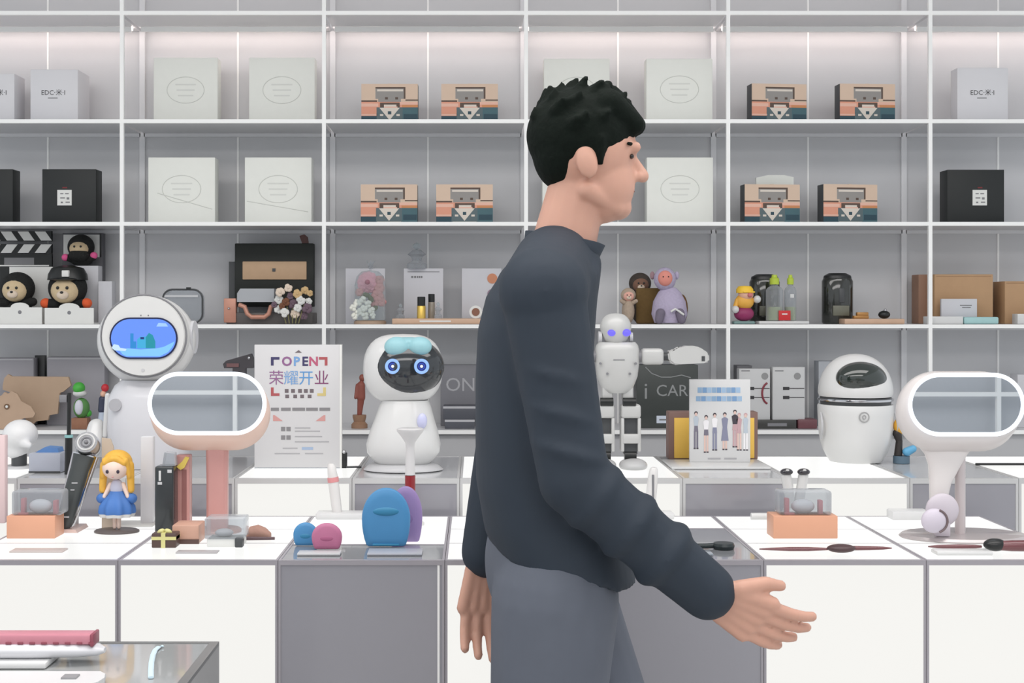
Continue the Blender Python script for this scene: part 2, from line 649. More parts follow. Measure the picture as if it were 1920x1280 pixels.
# --- plain white cartons with a line of print
GW = 'white cartons with a line of print'
def print_box(D, x0, x1, yt, dep, label, px_, dark):
    t, v = bx('printed_carton', label, 'box', D, x0, x1, yt, SH[3], dep, mat('printed_white', (220, 219, 222), 0.55, 0, 0.01), GW)
    text('EDC·米·I', 0.021, v.x(px_), v.z(174), D - 0.0004, dark, t)
    O(B().box(v.x(px_ - 10), v.x(px_ + 8), D - 0.0004, D + 0.0005, v.z(184.5), v.z(183)), 'small_print', INK_LT, t, smooth=False)


print_box(4.27, -62, 27, 138, 0.10, 'white carton with dark print cut by the left edge, top row', -10, INK)
print_box(4.27, 57, 146, 130, 0.13, 'white carton with dark print standing on the top row at left', 100, INK)
print_box(4.27, 1795, 1890, 127, 0.06, 'white carton with grey print on the top row at far right', 1842, INK)

# --- black cartons with a small white label
GK = 'black cartons with a white label'
def black_box(D, x0, x1, yt, label, lx, dep=0.07):
    t, v = bx('black_carton', label, 'box', D, x0, x1, yt, SH[2], dep, BLACKCARD, GK)
    if lx:
        lo = O(B().box(v.x(lx - 13.5), v.x(lx + 13.5), D - 0.0006, D + 0.0005, v.z(385), v.z(356)), 'label', OFFWHITE, t, smooth=False)
        b = B()
        for dx, dz, ww, hh in ((-8, -8, 6, 2), (1, -8, 7, 2), (-8, 0, 9, 2), (4, 0, 5, 4), (-7, 8, 4, 3), (2, 8, 8, 2)):
            b.box(v.x(lx + dx), v.x(lx + dx + ww), D - 0.001, D, v.z(370 + dz + hh), v.z(370 + dz))
        O(b, 'label_print', INK_LT, lo, smooth=False)
        O(B().box(v.x(lx - 4), v.x(lx + 5), D - 0.0006, D, v.z(353), v.z(350.5)), 'red_mark', mat('red_mark', (120, 40, 44), 0.6), t, smooth=False)
    return t


black_box(4.27, -80, 24, 317, 'black carton cut by the left edge, second row', None)
black_box(4.27, 79, 180, 317, 'black carton with white label on the second row at left', 121)
black_box(4.27, 1776, 1883, 318, 'black carton with white label on the second row at far right', 1837)

# --- retro radio cartons with a printed front
GR = 'retro radio cartons in pink and teal'
RM = [mat('radio_tan', (218, 192, 170), 0.6, 0, 0.03), mat('radio_salmon', (226, 158, 132), 0.6, 0, 0.03), mat('radio_pale_pink', (234, 188, 168), 0.6, 0, 0.03),
      mat('radio_teal', (70, 104, 112), 0.6, 0, 0.08), mat('radio_dark_teal', (44, 74, 86), 0.6, 0, 0.08), mat('radio_brown', (92, 74, 64), 0.6, 0, 0.05),
      mat('radio_grey', (150, 146, 142), 0.6, 0, 0.03), mat('radio_cream', (224, 214, 202), 0.6, 0, 0.03), mat('radio_slate', (92, 108, 112), 0.6, 0, 0.05), mat('radio_orange', (206, 140, 92), 0.6, 0, 0.03)]
RW, RH, RD = 0.182, 0.126, 0.05
rad = T('radio_carton', 'retro radio carton', 'box', (0, 4.28, SH[3]), GR)
def rbox():
    b = B()
    b.box(-RW / 2, RW / 2, 4.28, 4.28 + RD, SH[3], SH[3] + RH, 0.001)
    return b


O(rbox(), 'carton', [mat('radio_side', (74, 76, 78), 0.6, 0, 0.05)], rad).data.transform(Matrix.Identity(4))
b = B()
y = 4.28
def rr(mi, x0, x1, y0, y1, k=1):
    """printed patch: u,v in hundredths of the front, v down from the top"""
    b.use(mi).box(-RW / 2 + x0 * RW, -RW / 2 + x1 * RW, y - 0.0005 - 0.0002 * k, y, SH[3] + RH * (1 - y1), SH[3] + RH * (1 - y0))


rr(0, 0, 1, 0, 0.46, 0)
rr(1, 0, 1, 0.46, 0.82, 0)
rr(2, 0, 0.30, 0.50, 0.58)
rr(2, 0.68, 1, 0.46, 0.53)
rr(9, 0.72, 1, 0.54, 0.60)
rr(2, 0, 0.28, 0.77, 0.81)
rr(5, 0, 0.28, 0.42, 0.46)
rr(5, 0.78, 1, 0.40, 0.43)
rr(4, 0, 0.27, 0.82, 1, 0.6)
rr(3, 0.73, 1, 0.60, 1, 0.6)
rr(4, 0.75, 0.99, 0.77, 0.91, 1)
rr(6, 0.25, 0.78, 0.10, 0.38, 1)
rr(5, 0.25, 0.78, 0.08, 0.12, 2)
rr(5, 0.75, 0.78, 0.12, 0.38, 2)
rr(7, 0.28, 0.74, 0.14, 0.19, 2)
rr(6, 0.30, 0.70, 0.36, 0.46, 2)
rr(5, 0.42, 0.47, 0.34, 0.40, 3)
rr(5, 0.60, 0.65, 0.34, 0.40, 3)
rr(5, 0.33, 0.68, 0.48, 0.60, 2)
rr(7, 0.40, 0.62, 0.53, 0.58, 3)
rr(2, 0.40, 0.64, 0.58, 0.62, 3)
rr(8, 0.27, 0.73, 0.60, 0.96, 1)
rr(7, 0.29, 0.71, 0.95, 0.99, 2)
b.use(7).prism([(-RW / 2 + p[0] * RW, SH[3] + RH * (1 - p[1])) for p in ((0.32, 0.61), (0.68, 0.61), (0.50, 0.93))], y - 0.0012, y)
rr(4, 0.47, 0.53, 0.70, 0.78, 5)
rr(7, 0.33, 0.39, 0.77, 0.82, 3)
rr(7, 0.62, 0.68, 0.77, 0.82, 3)
O(b, 'printed_front', RM, rad, smooth=False, normals=True)
O(B().box(-0.006, 0.006, 4.282, 4.30, SH[3] + RH - 0.0005, SH[3] + RH + 0.0012), 'top_tab', mat('radio_tan', (218, 192, 170)), rad, smooth=False)
_ry = []
for i, (x0, x1, row, lab, rz) in enumerate((
        (678, 783, 3, 'retro radio carton on the top row, left one of the pair left of the person', 0),
        (827, 934, 3, 'retro radio carton on the top row, nearest the person\'s head from the left', 0),
        (1405, 1517, 3, 'pink and teal retro radio carton on the top row, left of the pair at right', 0.12),
        (1572, 1681, 3, 'pink and teal retro radio carton on the top row, right of the pair at right', 0.08),
        (676, 783, 2, 'retro radio carton on the second row, left one of the pair left of the person', 0),
        (818, 924, 2, 'retro radio carton on the second row, nearest the person\'s head from the left', 0),
        (1392, 1504, 2, 'retro radio carton on the second row, with a pale card showing behind its top', 0.10),
        (1537, 1652, 2, 'retro radio carton on the second row, rightmost, its dark left side showing', 0.14))):
    r = rad if i == 0 else copy_tree(rad)
    r.location = (V(4.29).x((x0 + x1) / 2), 4.29, SH[row])
    r.rotation_euler = (0, 0, rz)
    r['label'] = lab
v = V(4.36)
tag(one(B().prism([(v.x(1418), SH[2]), (v.x(1488), SH[2]), (v.x(1488), v.z(332)), (v.x(1470), v.z(328)), (v.x(1440), v.z(328)), (v.x(1418), v.z(333))], 4.36, 4.372), 'backing_card', CREAM,
        'pale card standing behind a retro radio carton, second row right', 'card'), None, None)

# --- third row, left bay
v = V(4.38)
t = T('clapperboard', 'black and white film clapperboard at the left edge, third row', 'clapperboard', (v.x(20), 4.385, SH[1]))
O(B().box(v.x(-60), v.x(97), 4.38, 4.392, SH[1], v.z(476)), 'slate', BLACKCARD, t)
def clap(yt, yb, nm):
    O(B().box(v.x(-60), v.x(97), 4.376, 4.39, v.z(yb), v.z(yt)), nm, BLACKCARD, t)
    st = B()
    for k in range(5):
        a = -62 + 32 * k
        d = 12 if nm == 'upper_bar' else -12
        st.prism([(v.x(a + (0 if d > 0 else 12)), v.z(yt + 1)), (v.x(a + 20 + (0 if d > 0 else 12)), v.z(yt + 1)), (v.x(a + 20 + (12 if d > 0 else 0)), v.z(yb - 1)), (v.x(a + (12 if d > 0 else 0)), v.z(yb - 1))], 4.3745, 4.377)
    O(st, 'stripes', OFFWHITE, bpy.data.objects[nm] if False else t, smooth=False)
clap(433, 452, 'upper_bar')
clap(457, 475, 'lower_bar')
O(B().box(v.x(8), v.x(64), 4.379, 4.381, v.z(496), v.z(483)), 'slate_writing', INK_LT, t, smooth=False)
O(B().box(v.x(-60), v.x(92), 4.379, 4.381, v.z(499), v.z(496.5)), 'slate_line', OFFWHITE, t, smooth=False)

FACE = mat('plush_face', (208, 186, 150), 0.8, 0, 0.06, 120, 0.3)
MUZ = mat('plush_muzzle', (222, 204, 184), 0.8, 0, 0.04, 120, 0.2)
def plush(name, label, cx, cy_, D, hw, zb, hood=BLACKPLUSH, paw=None, cap=False, mask=False, arms=True, face=FACE, up=None, grp='plush dolls on the left shelf', body_ry=0.03):
    """Sitting plush doll: cx,cy_ = head centre in the photo, hw = half head width there."""
    v = V(D)
    x, z, r = v.x(cx), v.z(cy_), hw * v.u
    t = T(name, label, 'plush doll', (x, D, zb), grp)
    bt = z - r * 0.75
    bb = B()
    bb.sph((x, D + 0.004, (zb + bt) / 2 + 0.004), (r * 0.85, body_ry, max(0.016, (bt - zb) / 2 + 0.004)))
    if arms:
        bb.cap((x - r * 0.6, D - 0.008, bt - 0.006), (x - r * 0.98, D - 0.014, bt - r * 0.05), r * 0.3, r * 0.25)
        bb.cap((x + r * 0.6, D - 0.008, bt - 0.006), (x + r * 0.98, D - 0.014, bt - r * 0.05), r * 0.3, r * 0.25)
    O(bb, 'body', hood, t)
    O(B().sph((x, D, z), (r, r * 0.82, r * 0.95), 24), 'hood', hood, t)
    fz = z - r * 0.12
    fo = O(B().sph((x, D - r * 0.42, fz), (r * 0.74, r * 0.52, r * (0.68 if not mask else 0.62)), 24), 'face', face, t)
    if mask:
        O(B().sph((x, D - r * 0.52, z - r * 0.62), (r * 0.78, r * 0.5, r * 0.5)), 'scarf', hood, t)
    else:
        O(B().sph((x, D - r * 0.86, fz - r * 0.24), (r * 0.32, r * 0.2, r * 0.24)), 'muzzle', MUZ, fo)
        O(B().sph((x, D - r * 1.04, fz - r * 0.12), (r * 0.09, r * 0.06, r * 0.07), 12), 'nose', BLACK, fo)
    for s in (-1, 1):
        O(B().sph((x + s * r * 0.24, D - r * 0.92, fz + r * 0.12), (r * 0.085, r * 0.05, r * 0.085), 12), 'eye', BLACK, fo)
    if paw:
        for s in (-1, 1):
            O(B().sph((x + s * r * 1.06, D - 0.016, bt - r * 0.04 + (up if up and s > 0 else 0)), (r * 0.28, r * 0.26, r * 0.27)), 'mitten', paw, t)
    if cap:
        c_ = B()
        c_.lathe((x, D, z + r * 0.42), [(r * 1.04, 0), (r * 1.0, r * 0.3), (r * 0.82, r * 0.62), (r * 0.3, r * 0.76), (0, r * 0.78)], 24, 1, 0.86)
        c_.sph((x, D - r * 0.72, z + r * 0.44), (r * 0.7, r * 0.42, r * 0.09))
        co = O(c_, 'cap', BLACK, t)
        O(B().box(x - r * 0.02, x + r * 0.34, D - r * 0.98, D - r * 0.74, z + r * 0.56, z + r * 0.9, 0.002), 'cap_badge', OFFWHITE, co)
    return t


# white gift boxes that hold two of the dolls
def gift_tray(name, label, D, x0, x1, ytop, ytray):
    v = V(D)
    t = T(name, label, 'gift box', ((v.x(x0) + v.x(x1)) / 2, D, SH[1]), 'white gift boxes holding plush dolls')
    O(B().box(v.x(x0), v.x(x1), D + 0.105, D + 0.11, SH[1], v.z(ytop)), 'back_board', OFFWHITE, t)
    n = [(v.x(x0), SH[1]), (v.x(x1), SH[1]), (v.x(x1), v.z(ytray))]
    xm, k = (x0 + x1) / 2, (x1 - x0) / 2
    for i in range(11):
        a = PI * i / 10
        n.append((v.x(xm + k * 0.42 * math.cos(a)), v.z(ytray - 9 * math.sin(a))))
    n.append((v.x(x0), v.z(ytray)))
    O(B().prism(n, D - 0.002, D + 0.002), 'front_flap', OFFWHITE, t, smooth=False)
    O(B().box(v.x(x0), v.x(x1), D + 0.002, D + 0.105, SH[1], SH[1] + 0.004), 'floor_board', OFFWHITE, t)
    O(B().sph((v.x(xm), D - 0.002, v.z(ytray + 9)), (0.006, 0.0015, 0.006), 12), 'seal', MGREY, t)
    return t


gift_tray('gift_box', 'white gift box with bumped front flap at the left edge, third row', 4.24, -4, 79, 498, 576)
plush('plush_doll', 'plush doll in black hood sitting in the white gift box at the left edge', 33, 540, 4.29, 32, SH[1] + 0.0046)
vv_ = V(4.285)
gift_tray('gift_box', 'white gift box in front of the plush doll with black cap, third row', 4.24, 84, 176, 560, 577)
plush('plush_doll', 'plush doll wearing a black cap with white badge and orange mittens', 127, 540, 4.285, 36, SH[1] + 0.0046, paw=mat('orange_plush', (226, 96, 52), 0.85, 0, 0.1, 120, 0.4), cap=True)
v = V(4.40)
t = T('display_carton', 'dark carton with framed white print standing behind the capped plush doll', 'box', (v.x(155), 4.41, SH[1]))
O(B().box(v.x(118), v.x(193), 4.395, 4.43, SH[1], v.z(437), 0.001), 'carton', mat('dark_carton', (92, 92, 96), 0.6), t)
O(B().box(v.x(120), v.x(190), 4.3935, 4.396, v.z(482), v.z(440)), 'print', OFFWHITE, t)
O(B().box(v.x(188), v.x(191), 4.3925, 4.396, v.z(482), v.z(438)), 'print_edge', BLACK, t)
plinth_z = V(4.375).z(498)
t = bx('small_carton', 'pale carton used as a seat behind the capped plush doll', 'box', 4.34, 140, 184, 498, SH[1], 0.05, mat('pale_carton', (206, 206, 210), 0.6))[0]
plush('plush_doll', 'plush doll with black masked face and pink mittens above the capped doll', 152, 463, 4.362, 25, V(4.34).z(498), paw=mat('pink_plush', (226, 96, 150), 0.85, 0, 0.1, 120, 0.4), mask=True, up=0.006)
bx('small_carton', 'white carton right of the capped plush doll', 'box', 4.30, 184, 210, 527, SH[1], 0.05, mat('pale_carton', (206, 206, 210)))

# --- third row, second bay
v = V(4.30)
t = T('clear_case', 'rounded clear case with dark rim behind the round headed robot', 'case', (v.x(345), 4.30, SH[1]))
zc, hh = (SH[1] + v.z(541)) / 2, (v.z(541) - SH[1]) / 2
O(B().tube([(p[0], 4.28, p[1]) for p in rrect(v.x(345), zc, v.u * 37, hh - 0.003, 0.03)], 0.003, 8, closed=True), 'rim', DGREY, t)
O(B().prism(rrect(v.x(345), zc, v.u * 35, hh - 0.005, 0.028), 4.281, 4.33), 'shell', CLEARGREY, t)
O(B().box(v.x(352), v.x(360), 4.277, 4.286, v.z(543), v.z(538.5)), 'clasp', BLACK, t)
O(B().box(v.x(312), v.x(374), 4.274, 4.277, v.z(557), v.z(553)), 'hinge', LGREY, t)

t = T('suitcase_player', 'open black suitcase record player with tan panel in the lid', 'record player', (v.x(515), 4.36, SH[1]))
vl = V(4.38)
O(B().box(vl.x(440), vl.x(588), 4.38, 4.42, vl.z(575), vl.z(456), 0.003), 'lid', mat('suitcase_black', (26, 30, 26), 0.6, 0, 0.1), t)
O(B().box(vl.x(455), vl.x(575), 4.375, 4.382, vl.z(524), vl.z(490), 0.002), 'tan_panel', TAN, t)
O(B().box(vl.x(511), vl.x(517), 4.373, 4.376, vl.z(509), vl.z(503)), 'badge', DGREY, t)
O(B().box(vl.x(427), vl.x(440), 4.40, 4.43, vl.z(575), vl.z(490)), 'lid_side', DGREY, t)
O(B().box(v.x(424), v.x(586), 4.30, 4.42, SH[1], v.z(586), 0.003), 'base', mat('suitcase_grey', (96, 92, 90), 0.5), t)
O(B().box(v.x(420), v.x(443), 4.293, 4.32, SH[1] + 0.004, v.z(559), 0.003), 'corner_guard', COPPER_MET, t)
O(B().sph((v.x(430), 4.291, v.z(578)), 0.004, 10), 'rivet', CHROME, t)
O(B().prism([(v.x(p[0]), v.z(p[1])) for p in ((446, 566), (446, 550), (452, 541), (515, 541), (515, 566))], 4.285, 4.33), 'clear_cover', FROST, t)
O(B().tube([(v.x(p[0]), 4.277, v.z(p[1])) for p in ((450, 571), (461, 575), (466, 588), (474, 594), (498, 594), (506, 588), (510, 575), (518, 571))], 0.0075, 10), 'handle', COPPER_MET, t)
t = one(B().prism([(vl.x(p[0]), vl.z(p[1])) for p in ((566, 456), (578, 456), (576, 444), (570, 439), (561, 442))], 4.385, 4.40), 'wooden_clip', mat('dark_wood', (92, 62, 58), 0.6, 0, 0.1),
        'small dark brown clip standing on the open suitcase lid', 'clip')
# dried flowers
t = T('dried_bouquet', 'bunch of cream, mauve and white dried flowers right of the suitcase', 'flowers', (v.x(552), 4.255, SH[1]))
rnd = random.Random(3)
cols = [mat('petal_cream', (232, 214, 196), 0.8, 0, 0.1), mat('petal_mauve', (112, 92, 104), 0.8, 0, 0.1), mat('petal_white', (226, 226, 222), 0.8, 0, 0.05), mat('petal_straw', (208, 176, 128), 0.8, 0, 0.1), mat('petal_brown', (120, 78, 56), 0.8, 0, 0.1)]
bs = {i: B() for i in range(5)}
for px_, py_, rr_, ci in ((530, 548, 9, 0), (545, 540, 8, 0), (575, 545, 8, 3), (562, 551, 9, 3), (585, 550, 6, 3), (526, 562, 9, 2), (540, 566, 8, 4), (553, 570, 10, 1), (568, 563, 9, 2), (580, 578, 10, 1), (525, 580, 8, 2),
                          (538, 586, 9, 2), (556, 588, 9, 0), (572, 592, 8, 1), (582, 565, 7, 2), (548, 555, 7, 1), (518, 571, 6, 1), (562, 577, 8, 2), (533, 574, 6, 4)):
    bb = bs[ci]
    c = Vector((v.x(px_), 4.255 + rnd.uniform(-0.012, 0.012), v.z(py_)))
    R_ = rr_ * v.u
    for k in range(7):
        a = 2 * PI * k / 7 + rnd.random()
        bb.sph(c + Vector((math.cos(a) * R_ * 0.5, -0.003, math.sin(a) * R_ * 0.5)), (R_ * 0.5, R_ * 0.28, R_ * 0.5), 8)
    bb.sph(c + Vector((0, -0.005, 0)), R_ * 0.35, 8)
for i in range(5):
    O(bs[i], 'blossoms', cols[i], t)
b = B()
for px_ in (528, 540, 552, 563, 574):
    b.cyl((v.x(552 + (px_ - 552) * 0.5), 4.257, SH[1] + 0.002), (v.x(px_), 4.262, v.z(566)), 0.0018, 6)
O(b, 'stems', mat('stem', (128, 124, 84), 0.8), t)

# --- third row, third bay: cards, flowers under a dome, jars, tray
def card(D, x0, x1, yt, label, dz=SH[1], m=None, grp='printed white cards behind the cosmetics'):
    v = V(D)
    t = T('display_card', label, 'card', ((v.x(x0) + v.x(x1)) / 2, D, dz), grp)
    O(B().box(v.x(x0), v.x(x1), D, D + 0.012, dz, v.z(yt), 0.0008), 'card', m or mat('card_grey', (206, 206, 211), 0.6, 0, 0.01), t)
    return t, v


card(4.36, 648, 722, 503, 'white card behind the domed pink rose')
t, v = card(4.36, 757, 831, 503, 'white card with a line of print behind the gold and black bottles')
b = B()
for a_, c_ in ((771, 775), (776.5, 780), (781.5, 784), (785, 788), (789, 792)):
    b.box(v.x(a_), v.x(c_), 4.3594, 4.361, v.z(521), v.z(517))
O(b, 'print_line', INK_LT, t, smooth=False)
O(B().box(v.x(764), v.x(824), 4.3594, 4.361, v.z(510), v.z(508.8)), 'edge_line', INK_LT, t, smooth=False)
t, v = card(4.36, 866, 940, 503, 'white card with orange, mauve and grey-green colour dots')
for py_, cc, nm in ((522, (206, 138, 104), 'orange_dot'), (551, (146, 122, 140), 'mauve_dot'), (580, (118, 126, 122), 'grey_dot')):
    O(B().cyl((v.x(923), 4.361, v.z(py_)), (v.x(923), 4.3585, v.z(py_)), 9.5 * v.u, 24), 'colour_dot', mat(nm, cc, 0.5, 0, 0.08), t)

v = V(4.28)
t = T('rose_dome', 'pink rose and white flowers under a glass dome with crystal knob', 'flower dome', (v.x(693), 4.28, SH[1]))
O(B().lathe((v.x(694), 4.28, SH[1]), [(0, 0), (0.052, 0), (0.052, 0.008), (0.046, 0.012), (0, 0.012)]), 'base', mat('dome_base', (176, 150, 128), 0.5), t)
zt = v.z(506) - SH[1]
O(B().lathe((v.x(694), 4.28, SH[1]), [(0.050, 0.0121), (0.050, zt * 0.72), (0.044, zt * 0.88), (0.028, zt * 0.97), (0.0, zt)]), 'glass_dome', CLEAR, t)
k = B()
k.sph((v.x(695), 4.28, v.z(500)), 0.009, 12)
for dx in (-8, 0, 8):
    k.cone((v.x(695), 4.28, v.z(499)), (v.x(695 + dx), 4.28, v.z(488)), 0.004, 0.001, 8)
O(k, 'crystal_knob', CLEARGREY, t)
ps = B()
rp = 0.031
c = Vector((v.x(690), 4.262, v.z(529)))
for lay in range(5):
    n = 4 + lay * 2
    for q in range(n):
        a = 2 * PI * q / n + lay * 0.5
        rr_ = rp * (0.15 + lay * 0.17)
        ps.sph(c + Vector((math.cos(a) * rr_, 0.004 * lay, math.sin(a) * rr_)), (rp * 0.34, rp * 0.16, rp * 0.34), 10)
O(ps, 'rose', mat('rose_pink', (222, 158, 172), 0.7, 0, 0.12), t)
O(B().sph(c + Vector((0, -0.006, 0)), (0.009, 0.006, 0.008), 10), 'rose_heart', mat('rose_red', (160, 52, 84), 0.7), t)
ps = B()
for px_, py_, rr_ in ((712, 540, 9), (708, 555, 11), (716, 566, 8), (702, 566, 9), (712, 525, 8), (674, 548, 7)):
    for q in range(6):
        a = q * PI / 3
        ps.sph((v.x(px_) + math.cos(a) * rr_ * v.u * 0.55, 4.272, v.z(py_) + math.sin(a) * rr_ * v.u * 0.55), (rr_ * v.u * 0.6, rr_ * v.u * 0.35, rr_ * v.u * 0.6), 8)
O(ps, 'small_blooms', mat('rose_dusty', (196, 140, 138), 0.7, 0, 0.12), t)
lf = B()
for px_, py_, a in ((688, 553, 0.3), (680, 560, 2.2), (696, 560, 1.0), (703, 578, 2.6)):
    lf.sph((v.x(px_), 4.262, v.z(py_)), (0.013, 0.004, 0.008), 10, (0, a, 0))
O(lf, 'leaves', mat('leaf', (84, 96, 62), 0.7), t)
ps = B()
rnd = random.Random(5)
for px_, py_, rr_ in ((672, 568, 8), (682, 562, 7), (664, 577, 7), (675, 585, 8), (692, 570, 7), (684, 578, 7), (698, 582, 7), (667, 592, 7), (686, 592, 8), (700, 592, 6)):
    for q in range(5):
        a = q * 2 * PI / 5 + rnd.random()
        ps.sph((v.x(px_) + math.cos(a) * rr_ * v.u * 0.5, 4.252 + rnd.uniform(-.004, .004), v.z(py_) + math.sin(a) * rr_ * v.u * 0.5), (rr_ * v.u * 0.55, rr_ * v.u * 0.4, rr_ * v.u * 0.55), 8)
O(ps, 'white_blooms', mat('bloom_white', (234, 234, 224), 0.7, 0, 0.04), t)

v = V(4.36)
def crystal(name, label, x0, x1, yt, yb, D, zb):
    v = V(D)
    t = T(name, label, 'crystal ornament', (v.x((x0 + x1) / 2), D, zb), None)
    xm, hw = v.x((x0 + x1) / 2), (x1 - x0) / 2 * v.u
    h = v.z(yt) - zb
    O(B().lathe((xm, D, zb), [(0, 0), (hw, 0), (hw, h * 0.18), (hw * 0.45, h * 0.3), (hw * 0.6, h * 0.45), (hw * 0.95, h * 0.55), (hw * 0.4, h * 0.72), (0, h * 0.74)], 10), 'cut_base', CLEARGREY, t, smooth=False)
    O(B().sph((xm, D, zb + h * 0.87), (hw * 0.42, hw * 0.42, h * 0.13), 8), 'stopper', CLEAR, t, smooth=False)
    return t


v = V(4.365)
crystal('crystal_bottle', 'tall cut crystal bottle standing on the card with a line of print', 763, 800, 455, 503, 4.366, V(4.36).z(503))
v = V(4.28)
t = T('wooden_tray', 'pale wooden tray holding cosmetics on the third row', 'tray', (v.x(829), 4.28, SH[1]))
O(B().box(v.x(737), v.x(922), 4.225, 4.34, SH[1], SH[1] + 0.018, 0.003), 'board', WOOD, t)
O(B().box(v.x(788), v.x(846), 4.2244, 4.226, SH[1] + 0.007, SH[1] + 0.0115), 'price_strip', OFFWHITE, t)
TZ = SH[1] + 0.018
def jar(name, label, D, xc, hw, ycap, yshoulder, mcap, mbody, grp=None):
    v = V(D)
    t = T(name, label, 'bottle', (v.x(xc), D, TZ), grp)
    r = hw * v.u
    hs, hc = v.z(yshoulder) - TZ, v.z(ycap) - TZ
    O(B().lathe((v.x(xc), D, TZ), [(0, 0), (r, 0), (r, hs - 0.002), (r * 0.9, hs), (0, hs)], 24), 'glass', mbody, t)
    O(B().lathe((v.x(xc), D, TZ + hs), [(0, 0), (r * 0.94, 0), (r * 0.94, hc - hs - 0.001), (r * 0.85, hc - hs), (0, hc - hs)], 24), 'cap', mcap, t)


jar('perfume_bottle', 'square gold bottle with big black cap on the wooden tray', 4.25, 790, 8, 556, 573, BLACK, GOLD)
jar('perfume_bottle', 'slim bottle with black cap right of the gold bottle on the tray', 4.28, 809, 6.5, 551, 566, BLACK, mat('amber_grey', (146, 136, 122), 0.2))
crystal('crystal_ornament', 'small cut crystal ornament at the left end of the wooden tray', 743, 759, 569, 590, 4.26, TZ)
crystal('crystal_ornament', 'small cut crystal ornament right of the slim black bottle', 814, 829, 566, 586, 4.25, TZ)
t = T('powder_compact', 'round white rimmed compact with brown powder on the tray', 'compact', (v.x(892), 4.27, TZ))
rr_ = 12 * v.u
O(B().cyl((v.x(892), 4.275, TZ + rr_), (v.x(892), 4.263, TZ + rr_), rr_, 32), 'rim', OFFWHITE, t)
O(B().cyl((v.x(892), 4.264, TZ + rr_), (v.x(892), 4.2615, TZ + rr_), rr_ * 0.62, 28), 'powder', mat('powder_brown', (138, 96, 78), 0.7, 0, 0.1), t)

# --- third row, fourth bay: plush family
GP = 'plush dolls right of the person'
plush('plush_doll', 'dark brown plush bear behind the lilac hooded doll', 1200, 531, 4.365, 21, SH[1], hood=mat('dark_plush', (70, 62, 56), 0.9, 0, 0.2, 150, 0.5), face=mat('bear_face', (128, 96, 80), 0.9), grp=GP, arms=False)
plush('plush_doll', 'small plush doll with pink face and cream body beside the brown cushion', 1178, 553, 4.265, 14, SH[1], hood=mat('taupe_plush', (176, 158, 140), 0.9, 0, 0.15, 150, 0.5), face=mat('pink_face', (226, 172, 156), 0.8), grp=GP)
v = V(4.32)
one(B().box(v.x(1192), v.x(1242), 4.306, 4.322, SH[1], v.z(540), 0.007, 4), 'brown_cushion', mat('olive_brown', (112, 88, 50), 0.9, 0, 0.15, 120, 0.4), 'olive brown cushion between the small pink faced doll and lilac doll', 'cushion')
LIL = mat('lilac_plush', (182, 172, 196), 0.9, 0, 0.12, 150, 0.5)
v = V(4.25)
t = T('plush_doll', 'lilac hooded plush doll with coral pink face', 'plush doll', (v.x(1256), 4.25, SH[1]), GP)
bb = B()
bb.lathe((v.x(1256), 4.26, SH[1] + 0.002), [(0, 0), (0.048, 0.002), (0.058, 0.03), (0.052, 0.07), (0.036, 0.10), (0.02, 0.115), (0, 0.116)], 28, 1, 0.75)
O(bb, 'body', LIL, t)
O(B().sph((v.x(1247), 4.255, v.z(523)), (21 * v.u, 0.03, 22 * v.u), 24), 'hood', LIL, t)
O(B().sph((v.x(1246), 4.236, v.z(522)), (14 * v.u, 0.017, 15 * v.u), 20), 'face', mat('coral_face', (226, 146, 132), 0.8, 0, 0.06), t)
for s in (-1, 1):
    O(B().sph((v.x(1246 + s * 5), 4.2195, v.z(519)), 0.0022, 8), 'eye', BLACK, t)
O(B().sph((v.x(1270), 4.262, v.z(516)), (0.008, 0.006, 0.013), 10), 'ear', LIL, t)
O(B().sph((v.x(1224), 4.262, v.z(516)), (0.008, 0.006, 0.013), 10), 'ear', mat('mauve_plush', (158, 128, 134), 0.9), t)
for s, px_ in ((-1, 1236), (1, 1272)):
    O(B().cap((v.x(px_), 4.22, SH[1] + 0.035), (v.x(px_ + s * 3), 4.216, SH[1] + 0.0135), 0.015, 0.013), 'foot', mat('grey_lilac', (120, 112, 128), 0.9, 0, 0.1), t)
O(B().tube([(v.x(p[0]), 4.204, v.z(p[1])) for p in ((1254, 584), (1262, 579), (1270, 584), (1278, 590))], 0.0035, 8), 'ribbon', OFFWHITE, t)
v = V(4.30)
t = T('plush_doll', 'brown plush tail showing behind the lilac hooded doll', 'plush doll', (v.x(1282), 4.33, SH[1]), GP)
O(B().sph((v.x(1281), 4.33, SH[1] + 0.048), (0.020, 0.02, 0.048)), 'body', mat('tabby_brown', (120, 88, 52), 0.9, 0, 0.25, 60, 0.4), t)

# --- third row, fifth bay
v = V(4.24)
t = T('toy_figure', 'small toy figure in yellow hat and magenta trousers at the post', 'toy figure', (v.x(1396), 4.24, SH[1]))
O(B().box(v.x(1374), v.x(1414), 4.222, 4.262, SH[1], SH[1] + 0.010, 0.004), 'base', mat('teal_base', (120, 148, 146), 0.5), t)
bb = B()
bb.sph((v.x(1395), 4.242, SH[1] + 0.033), (0.032, 0.024, 0.024))
O(bb, 'trousers', mat('magenta', (146, 48, 96), 0.5, 0, 0.06), t)
O(B().sph((v.x(1396), 4.240, v.z(565)), (0.030, 0.024, 0.026)), 'shirt', mat('toy_yellow', (236, 178, 76), 0.5, 0, 0.06), t)
O(B().sph((v.x(1398), 4.236, v.z(552)), (0.024, 0.024, 0.022)), 'head', mat('toy_skin', (236, 186, 160), 0.5), t)
O(B().sph((v.x(1403), 4.214, v.z(553)), (0.009, 0.009, 0.008), 12), 'nose', mat('toy_rose', (206, 122, 124), 0.5), t)
bb = B()
bb.lathe((v.x(1396), 4.238, v.z(549)), [(0, 0), (0.027, 0), (0.027, 0.012), (0.020, 0.021), (0, 0.023)], 20)
